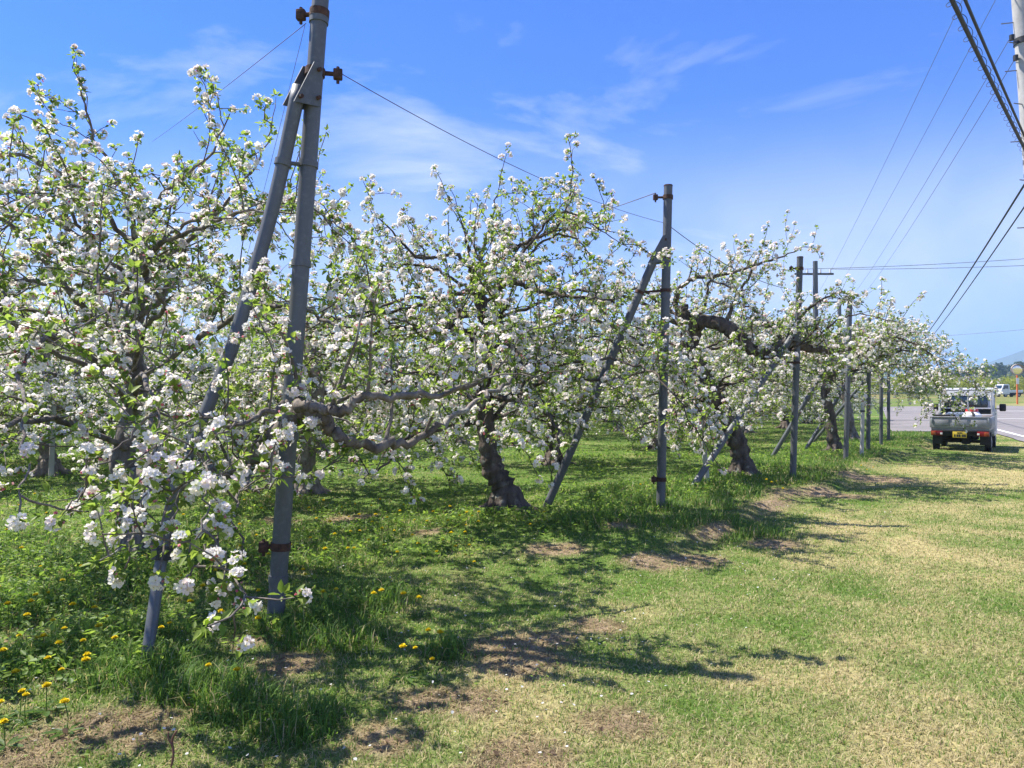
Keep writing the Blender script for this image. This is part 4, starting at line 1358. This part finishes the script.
    for (y, sx) in ((0.62, -1), (0.62, 1), (2.62, -1), (2.62, 1)):
        x0, x1 = sx * 0.55, sx * 0.69
        w = empty('wheel', (0, 0, 0)); w.parent = o
        ty = MB()
        ty.cyl((x0, y, 0.265), (x1, y, 0.265), 0.265, None, 28)
        ty.ring((sx * 0.62, y, 0.265), (1, 0, 0), 0.225, 0.05, 28, 8)
        ty.build('tyre', M['rubber'], w)
        rm = MB().cyl((sx * 0.66, y, 0.265), (sx * 0.697, y, 0.265), 0.165, 0.15, 24)
        rm.cyl((sx * 0.69, y, 0.265), (sx * 0.71, y, 0.265), 0.05, None, 16)
        rm.build('rim', M['silver_paint'], w)
    for sx in (-1, 1):
        MB().box((sx * 0.52, 3.275, 0.70), (0.26, 0.05, 0.16), 0.025).build('headlight', M['clear'], o)
    return o


def build_trucks():
    rz = -math.radians(35.8)
    x, y = 12.15, 20.1
    loc = Vector((x, y, gz(x, y) - 0.03))
    kei_truck(loc, rz, 'silver pickup truck with a cab guard rack parked on the grass, seen from behind', M['cab_paint'], M['silver_paint'], True)
    R = Matrix.Rotation(rz, 4, 'Z')
    wl = lambda p: loc + (R @ Vector(p))
    # cargo
    t = empty('sprayer_tank', wl((0.22, 0.95, 0.655)), rz); tag(t, 'white round sprayer tank with a red lid in the truck bed', 'tank')
    MB().cyl((0, 0, 0), (0, 0, 0.34), 0.225, 0.235, 28).cyl((0, 0, 0.34), (0, 0, 0.43), 0.235, 0.15, 28).build('body', M['white_plastic'], t)
    MB().cyl((0, 0, 0.43), (0, 0, 0.50), 0.16, 0.15, 24).build('lid', M['red'], t)
    hs = Tubes(); pts = spline([(0.02, -0.2, 0.42, 1), (0.06, -0.27, 0.32, 1), (0.04, -0.27, 0.2, 1), (0.12, -0.28, 0.08, 1)], 6)[:, :3]
    hs.add(pts, 0.03, 10); link('hose', hs.mesh('hose', M['rubber']), t)
    c = empty('tool_case', wl((-0.40, 0.42, 0.655)), rz); tag(c, 'dark grey plastic case at the left of the truck bed', 'case')
    MB().box((0, 0, 0.15), (0.46, 0.5, 0.30), 0.03).build('body', M['black'], c)
    MB().box((0, 0, 0.325), (0.5, 0.54, 0.045), 0.015).build('lid', M['under'], c)
    b = MB().box((0, 0, 0.2), (0.62, 0.42, 0.40), 0.06, None, 3)
    bo = b.build('tarp_bundle', M['tarp']); bo.location = wl((-0.15, 1.55, 0.655)); bo.rotation_euler = (0, 0, rz)
    tag(bo, 'folded blue grey tarp bundle behind the white tank', 'tarp')
    b = empty('wooden_crate', wl((0.50, 1.52, 0.655)), rz); tag(b, 'faded open crate at the right front of the truck bed', 'crate')
    cr = MB()
    for z in (0.06, 0.17, 0.28):
        for sy in (-1, 1): cr.box((0, sy * 0.2, z), (0.34, 0.015, 0.09), 0.003)
        for sx in (-1, 1): cr.box((sx * 0.17, 0, z), (0.015, 0.385, 0.09), 0.003)
    cr.build('slats', M['beige'], b)
    ps = MB()
    for sx in (-1, 1):
        for sy in (-1, 1): ps.box((sx * 0.15, sy * 0.18, 0.165), (0.03, 0.024, 0.33), 0.002)
    ps.build('corner_posts', M['beige'], b)
    x2, y2 = 70.9, 103.5
    kei_truck((x2, y2, gz(x2, y2) - 0.02), math.radians(97), 'small white pickup truck parked side on beyond the road', M['white_paint'], M['white_paint'], False)


build_trucks()


def build_mirror():
    x, y = 51.2, 75.0
    q = (x, y, gz(x, y))
    o = empty('traffic_mirror', q); tag(o, 'round traffic mirror on an orange post across the road', 'traffic mirror')
    MB().cyl((0, 0, -0.1), (0, 0, 3.9), 0.08, None, 16).build('post', M['orange'], o)
    MB().box((0, -0.1, 2.35), (0.30, 0.02, 0.62), 0.01).build('plate', M['white_plastic'], o)
    MB().cyl((0.0, -0.09, 3.45), (0, 0.1, 3.45), 0.05, None, 12).build('bracket', M['orange'], o)
    d = Vector((-0.35, -0.94, -0.08)).normalized()
    c = Vector((-0.1, -0.18, 3.5))
    mr = MB(); mr.ring(c, d, 0.5, 0.06, 32, 10)
    mr.build('rim', M['beige'], o)
    g = MB(); g.sphere((0, 0, 0), 0.5, (1, 1, 0.16), 28, 12)
    bmesh.ops.transform(g.bm, matrix=Matrix.Translation(c) @ d.to_track_quat('Z', 'Y').to_matrix().to_4x4(), verts=g.bm.verts)
    g.build('mirror_face', M['mirror'], o)
    h = MB()
    qd = d.to_track_quat('Z', 'Y')
    n = 14
    for i in range(n):
        a0, a1 = math.pi * (0.08 + 0.84 * i / n), math.pi * (0.08 + 0.84 * (i + 1) / n)
        pts = []
        for a, zz in ((a0, 0.0), (a1, 0.0), (a1, 0.28), (a0, 0.28)):
            pts.append(c + qd @ Vector((0.57 * math.cos(a), 0.57 * math.sin(a), zz)))
        vs = [h.bm.verts.new(p) for p in pts] + [h.bm.verts.new(p + (p - c).normalized() * 0.012) for p in pts]
        for f in ((3, 2, 1, 0), (4, 5, 6, 7), (0, 1, 5, 4), (1, 2, 6, 5), (2, 3, 7, 6), (3, 0, 4, 7)): h.bm.faces.new([vs[k] for k in f])
    h.build('hood', M['beige'], o)


build_mirror()


def bushes():
    """hedge on the bank and the wood on the hill"""
    g = np.random.default_rng(77)

    def mass(name, label, cat, centres, radii, nleaf, size, c1, c2, kind):
        cs, nn = [], []
        for c, r in zip(centres, radii):
            k = int(nleaf * (r[0] * r[2]))
            d = rdir(k, g); d[:, 2] = np.abs(d[:, 2]) * 1.0 - 0.15
            rad = g.uniform(0.55, 1.05, k)[:, None]
            cs.append(np.array(c) + d * np.array(r) * rad); nn.append(unit(d + rdir(k, g) * 0.6))
        base = np.concatenate(cs); nr = np.concatenate(nn); k = len(base)
        dd = unit(np.cross(nr, rdir(k, g)))
        ln = g.uniform(0.6, 1.3, k) * size
        V, Q = kites(base - dd * ln[:, None] / 2, dd, nr, ln, ln * 0.7, 0.5, 0.1, 0.0)
        col = np.repeat(mix3(np.array(c1), np.array(c2), np.clip(g.normal(0.5, 0.3, k), 0, 1)), 6, 0)
        o = link(name, np_mesh(name, V, Q, None, M['leaf'], col))
        tag(o, label, cat, kind=kind)
    # wood on the hill
    cen, rad = [], []
    for i in range(520):
        a = math.radians(g.uniform(20, 46)); D = g.uniform(335, 470)
        hh = np.interp(math.degrees(a), [20, 27, 30, 32, 35, 40, 47], [4, 8, 11, 13, 16.5, 20, 22]) * math.sin(min(1, (D - 330) / 190 * 1.25) * math.pi / 2) ** 1.3
        r = g.uniform(2.4, 4.2)
        cen.append((math.sin(a) * D, math.cos(a) * D, hh + 1.6)); rad.append((r, r, r * g.uniform(1.0, 1.5)))
    mass('woodland', 'dark wood covering the low hill behind the road', 'wood', cen, rad, 9, 1.5, (0.02, 0.04, 0.014), (0.055, 0.085, 0.03), 'stuff')
    for (x0, x1, y0, y1, n, rr, c1, c2, nm, lab) in (
            (55, 105, 118, 134, 60, (1.6, 2.6), (0.16, 0.20, 0.03), (0.30, 0.32, 0.06), 'hedge', 'yellow green hedge along the bank behind the white truck'),
            (62, 74, 112, 117, 7, (0.9, 1.5), (0.05, 0.09, 0.03), (0.11, 0.15, 0.05), 'shrub', 'dark green shrubs close behind the white truck')):
        cen, rad = [], []
        for i in range(n):
            x, y = g.uniform(x0, x1), g.uniform(y0, y1); r = g.uniform(*rr)
            cen.append((x, y, gz(x, y) + r * 0.35)); rad.append((r * 1.3, r, r * 1.1))
        mass(nm, lab, nm, cen, rad, 110, 0.26, c1, c2, 'stuff')


bushes()


# ------------------------------------------------------------------ grass
def scatter(n, g, y0=2.3, y1=60, pow_=1.0, margin=2.4):
    y = y0 * (y1 / y0) ** g.random(n)
    x = g.uniform(-1, 1, n) * (0.70 * y + margin)
    return x, y


def on_road(x, y):
    d = (x - ROAD_L[0]) * RN[0] + (y - ROAD_L[1]) * RN[1]
    main = d > -0.15
    yb = np.interp(x, [16, 20.3], [31.6, 31.5]) - 0.2
    return main | ((y > yb) & (x > 16.2 + (y - 31.6) * 0.49))


def blades(x, y, g, h, w, lean, col, name, label):
    n = len(x)
    z = terrain(x, y) - 0.004
    b = np.stack([x, y, z], 1)
    az = g.uniform(0, 6.283, n)
    d = np.stack([np.cos(az), np.sin(az), np.zeros(n)], 1)
    sd = np.stack([-np.sin(az + g.normal(0, 0.5, n)), np.cos(az), np.zeros(n)], 1)
    up = np.array([0, 0, 1.0])
    w = w[:, None]; h = h[:, None]; lean = lean[:, None]
    mid = b + up * h * 0.6 + d * h * lean * 0.35
    tip = b + up * h * (1 - 0.25 * lean) + d * h * lean * 1.0
    V = np.stack([b - sd * w / 2, b + sd * w / 2, mid + sd * w * 0.36, mid - sd * w * 0.36, tip], 1).reshape(-1, 3)
    k = np.arange(n)[:, None] * 5
    Q = k + np.array([[0, 1, 2, 3]]); T = k + np.array([[3, 2, 4]])
    o = link(name, np_mesh(name, V, Q, T, M['grass'], np.repeat(col, 5, 0)))
    tag(o, label, 'grass', kind='stuff')


def build_grass():
    g = np.random.default_rng(303)
    # mown lawn, part green part straw
    x, y = scatter(780000, g, 2.2, 45)
    s, t, dry, bare, tall = masks(x, y)
    keep = (~on_road(x, y)) & (g.random(len(x)) > bare * 0.8)
    x, y, dry, bare, tall = x[keep], y[keep], dry[keep], bare[keep], tall[keep]
    n = len(x)
    straw = g.random(n) < (0.12 + 0.72 * dry)
    f = g.random(n)
    col = np.where(straw[:, None], mix3(STRAW * 0.8, STRAW * 1.14, f), mix3(GREEN, YGREEN, f))
    h = g.uniform(0.015, 0.04, n) * (1 + 0.6 * tall) * np.where(straw, 0.9, 1.0)
    w = g.uniform(0.0018, 0.0034, n) * (1 + y / 5.0)
    lean = g.uniform(0.2, 1.3, n) + straw * 0.4
    blades(x, y, g, h, w, lean, col, 'lawn_grass', 'short mown grass mixed with dry straw coloured blades')
    # longer grass round posts and under the trees
    x, y = scatter(600000, g, 2.2, 40)
    s, t, dry, bare, tall = masks(x, y)
    keep = (~on_road(x, y)) & (g.random(len(x)) < sst(0.25, 0.8, tall) * 0.85)
    x, y, tall = x[keep], y[keep], tall[keep]
    n = len(x); f = g.random(n)
    col = mix3(np.array([0.055, 0.13, 0.02]), np.array([0.15, 0.25, 0.045]), f)
    dead = g.random(n) < 0.07
    col = np.where(dead[:, None], STRAW[None, :] * 0.9, col)
    h = g.uniform(0.05, 0.15, n) * (0.45 + 0.7 * tall)
    w = g.uniform(0.003, 0.0055, n) * (1 + y / 8.0)
    blades(x, y, g, h, w, g.uniform(0.2, 1.1, n), col, 'tall_grass', 'longer dark green grass round the posts and trunks')
    print('tall', n)
    # dead straw lying on the bare patches
    x, y = scatter(480000, g, 2.4, 25)
    s, t, dry, bare, tall = masks(x, y)
    keep = (~on_road(x, y)) & (g.random(len(x)) < np.clip(bare * 0.9 + 0.14 * dry, 0, 1))
    x, y = x[keep], y[keep]
    n = len(x)
    col = mix3(STRAW * 0.4, STRAW * 1.1, np.clip(fbm(x * 9, y * 9, 71, 3) * 1.6 - 0.55 + g.normal(0, 0.25, n), 0, 1)) * np.array([1.0, 0.93, 0.9])
    blades(x, y, g, g.uniform(0.008, 0.03, n), g.uniform(0.0018, 0.0034, n) * (1 + y / 6.0), g.uniform(2.5, 6, n), col, 'straw_litter', 'dead straw lying over the worn earth patches')
    # low broad leaved weeds
    x, y = scatter(170000, g, 2.4, 22)
    s, t, dry, bare, tall = masks(x, y)
    wn = fbm(x * 1.6, y * 1.6, 555, 3)
    left = 1 - sst(-0.6, 0.6, s)
    pr = np.clip(sst(0.2, 0.7, tall) * 0.75 * (0.35 + left) + sst(0.52, 0.62, wn) * (0.15 + 0.5 * left), 0, 1)
    wspot = spots(x, y, [gp(*q).tolist()[:2] + [r] for q, r in (((110, 575), 1.0), ((60, 600), 0.8), ((200, 570), 0.6), ((340, 620), 0.4), ((500, 520), 0.45), ((100, 640), 0.6))])
    pr = np.maximum(pr, wspot * 0.95) * (1 - 0.7 * bare)
    keep = (~on_road(x, y)) & (g.random(len(x)) < pr)
    x, y, wspot = x[keep], y[keep], wspot[keep]
    n = len(x)
    z = terrain(x, y) + g.uniform(0.0, 0.07, n) + g.random(n) * wspot * 0.09
    d = rdir(n, g); d[:, 2] = np.abs(d[:, 2]) * 0.5
    ln = g.uniform(0.016, 0.043, n) * (1 + y / 14) * np.where(row_st(x, y)[0] > 0.35, 0.5, 1.0)
    z = np.where(row_st(x, y)[0] > 0.35, terrain(x, y) + 0.012 + (z - terrain(x, y)) * 0.3, z)
    V, Q = kites(np.stack([x, y, z], 1), d, unit(rdir(n, g) * 0.5 + np.array([0, 0, 1])), ln, ln * g.uniform(0.35, 0.7, n), 0.5, 0.12, -0.15)
    col = np.repeat(mix3(np.array([0.075, 0.155, 0.024]), np.array([0.25, 0.35, 0.06]), g.random(n)), 6, 0)
    o = link('weeds', np_mesh('weeds', V, Q, None, M['leaf'], col)); tag(o, 'low broad leaved weeds among the grass at left', 'weeds', kind='stuff')
    # dead leaves and crumbs of earth on the worn places
    x, y = scatter(60000, g, 2.3, 18)
    s, t, dry, bare, tall = masks(x, y)
    keep = (~on_road(x, y)) & (g.random(len(x)) < bare * 0.5 + 0.004)
    x, y = x[keep], y[keep]; n = len(x)
    big = g.random(n) < 0.16
    d = rdir(n, g); d[:, 2] *= 0.35
    ln = np.where(big, g.uniform(0.018, 0.036, n), g.uniform(0.005, 0.014, n))
    V, Q = kites(np.stack([x, y, terrain(x, y) + 0.008], 1), d, unit(rdir(n, g) * 0.7 + np.array([0, 0, 1])), ln, ln * g.uniform(0.4, 0.8, n), 0.5, 0.3, 0.2)
    col = np.repeat(mix3(np.array([0.07, 0.045, 0.03]), np.array([0.24, 0.16, 0.095]), g.random(n)), 6, 0)
    o = link('dead_leaves', np_mesh('dead_leaves', V, Q, None, M['grass'], col)); tag(o, 'brown dead leaves and crumbs on the worn earth', 'leaf litter', kind='stuff')
    # fallen petals
    n = 1800
    x, y = scatter(n, g, 2.6, 22)
    s, t = row_st(x, y)
    k = (s < 2.6) & ~on_road(x, y)
    x, y = x[k], y[k]; n = len(x)
    d = rdir(n, g); d[:, 2] *= 0.2
    ln = g.uniform(0.012, 0.018, n)
    V, Q = kites(np.stack([x, y, terrain(x, y) + 0.028], 1), d, unit(rdir(n, g) * 0.4 + np.array([0, 0, 1])), ln, ln * 0.9, 0.6, 0.1, 0)
    o = link('fallen_petals', np_mesh('fallen_petals', V, Q, None, M['petal'], np.full((len(V), 3), 0.75))); tag(o, 'white fallen petals scattered on the grass', 'petals', kind='stuff')


build_grass()


# ------------------------------------------------------------------ dandelions and small things
def dandelions():
    g = np.random.default_rng(404)
    protos = []
    DH = (0.13, 0.16, 0.105)
    for v in range(3):
        hgt = DH[v]
        root = empty('dandelion', (0, 0, 0))
        t = Tubes(); t.add(spline([(0, 0, 0, 1), (0.006, 0.003, hgt * 0.5, 1), (0.012 * (v - 1), 0.006, hgt, 1)], 5)[:, :3], 0.0022, 5)
        link('stem', np_mesh('stem', np.concatenate(t.V), np.concatenate(t.Q), None, M['leaf'], np.tile([0.12, 0.2, 0.05], (t.n, 1))), root)
        c = np.array([0.012 * (v - 1), 0.006, hgt])
        n = 90
        u = g.random(n) ** 0.6
        el = (1 - u) * 1.2 + 0.15
        az = g.uniform(0, 6.283, n)
        d = np.stack([np.cos(az) * np.cos(el), np.sin(az) * np.cos(el), np.sin(el)], 1)
        ln = g.uniform(0.017, 0.023, n)
        V, Q = kites(np.tile(c, (n, 1)), d, np.tile([0, 0, 1.0], (n, 1)) + 0.2 * rdir(n, g), ln, ln * 0.42, 0.7, 0.0, 0.05)
        cc = np.repeat(mix3(np.array([0.80, 0.62, 0.015]), np.array([0.86, 0.74, 0.05]), g.random(n)), 6, 0)
        link('flower_head', np_mesh('flower_head', V, Q, None, M['dandelion'], cc), root)
        n = 7
        az = np.arange(n) * 0.9 + g.uniform(0, 0.4, n)
        d = np.stack([np.cos(az), np.sin(az), np.full(n, 0.25)], 1)
        ln = g.uniform(0.06, 0.11, n)
        V, Q = kites(np.tile([0, 0, 0.006], (n, 1)), d, np.tile([0, 0, 1.0], (n, 1)), ln, ln * 0.24, 0.65, 0.1, -0.12)
        link('leaves', np_mesh('leaves', V, Q, None, M['leaf'], np.repeat(mix3(np.array([0.05, 0.11, 0.02]), np.array([0.09, 0.16, 0.03]), g.random(n)), 6, 0)), root)
        protos.append(root)
    near = [(65, 578), (39, 592), (36, 598), (53, 589), (77, 602), (108, 619), (68, 631), (87, 643), (101, 630), (38, 641), (46, 638), (3, 652), (53, 659), (88, 657), (92, 661), (65, 671), (50, 687), (24, 692), (2, 702), (153, 568),
            (2, 585), (42, 565), (84, 563), (30, 693), (10, 722), (62, 645), (22, 636), (118, 640), (28, 614), (12, 600), (55, 622), (96, 607), (70, 700), (18, 675)]
    mid = [(165, 631), (172, 627), (190, 600), (205, 585), (225, 612), (258, 590), (182, 575), (232, 590), (262, 618), (145, 555), (200, 552), (270, 553), (290, 545), (241, 670), (212, 665), (233, 564), (245, 563), (216, 571), (243, 545), (240, 546), (303, 568), (306, 573), (324, 593), (338, 590), (284, 567)]
    cen = [(427, 631), (416, 646), (405, 645), (432, 656), (443, 633), (375, 593), (380, 590), (405, 592), (420, 597), (325, 592)]
    strip = [(335, 535), (352, 530), (368, 540), (385, 545), (398, 552), (415, 520), (433, 513), (450, 510), (325, 548), (312, 538), (470, 545), (372, 507), (405, 505), (349, 517), (375, 515), (382, 528), (427, 522), (348, 548), (356, 548), (465, 533), (465, 528), (477, 525), (443, 540), (452, 533), (467, 554), (475, 560), (543, 519), (529, 530), (480, 516), (466, 516), (400, 512), (388, 518), (372, 522),
             (360, 530), (412, 535), (420, 545), (437, 552), (455, 546), (340, 512), (330, 521), (318, 516), (360, 514), (395, 529), (447, 523), (459, 519), (472, 520)]
    far = [(20, 505), (48, 512), (75, 508), (8, 530), (60, 530), (95, 520), (122, 512), (140, 525), (185, 515), (215, 520), (25, 548), (240, 525), (258, 535), (310, 505), (290, 507), (280, 512), (325, 500), (355, 503), (245, 500), (262, 506), (230, 493), (300, 497), (343, 506), (270, 499), (860, 468), (866, 470), (872, 467), (765, 485), (776, 488), (770, 489), (782, 492), (640, 490), (150, 495), (35, 495), (175, 498),
           (100, 492), (205, 503), (380, 500), (420, 497)]
    lab = [(near, 'yellow dandelion in the weeds left of the nearest brace foot'), (mid, 'yellow dandelion between the nearest brace foot and the nearest post'),
           (cen, 'yellow dandelion on the worn grass right of the nearest post'), (strip, 'yellow dandelion in the weedy strip left of the straight dark trunk'),
           (far, 'yellow dandelion in the grass under the farther trees')]
    k = 0
    for L, lb in lab:
        for (px, py) in L:
            v = int(g.integers(0, 3)) if k >= 3 else k
            p = protos[v]
            sz = g.uniform(0.75, 1.1)
            d = (CAM_H - DH[v] * sz) * FPX / (py - HOR)
            q = ((px - 512) / FPX * d, d, 0)
            q = (q[0], q[1], gz(q[0], q[1]))
            if k < 3:
                r = p
            else:
                r = p.copy(); COL.objects.link(r)
                for ch in list(p.children):
                    c = ch.copy(); COL.objects.link(c); c.parent = r
            k += 1
            r.location = (q[0], q[1], q[2])
            r.scale = (sz, sz, sz); r.rotation_euler = (0, 0, g.uniform(0, 6.28))
            tag(r, lb, 'dandelion', 'dandelions in the orchard grass')


dandelions()


def small_things():
    q = gp(174, 766)
    t = Tubes()
    t.add(spline([(0, 0, 0, 1), (0.01, 0.0, 0.06, 1), (0.0, 0.01, 0.11, 1), (0.022, 0.0, 0.15, 1)], 5)[:, :3], 0.0045, 6)
    t.add(spline([(0.005, 0, 0.09, 1), (-0.01, 0, 0.12, 1), (-0.012, 0.004, 0.145, 1)], 4)[:, :3], 0.003, 5)
    o = link('dry_stalk', t.mesh('dry_stalk', noisy('red_stalk', (0.13, 0.055, 0.035), (0.2, 0.09, 0.06), 30, 0.8)))
    o.location = q
    tag(o, 'short reddish dry stalk poking up from the straw at bottom left', 'stalk')


small_things()
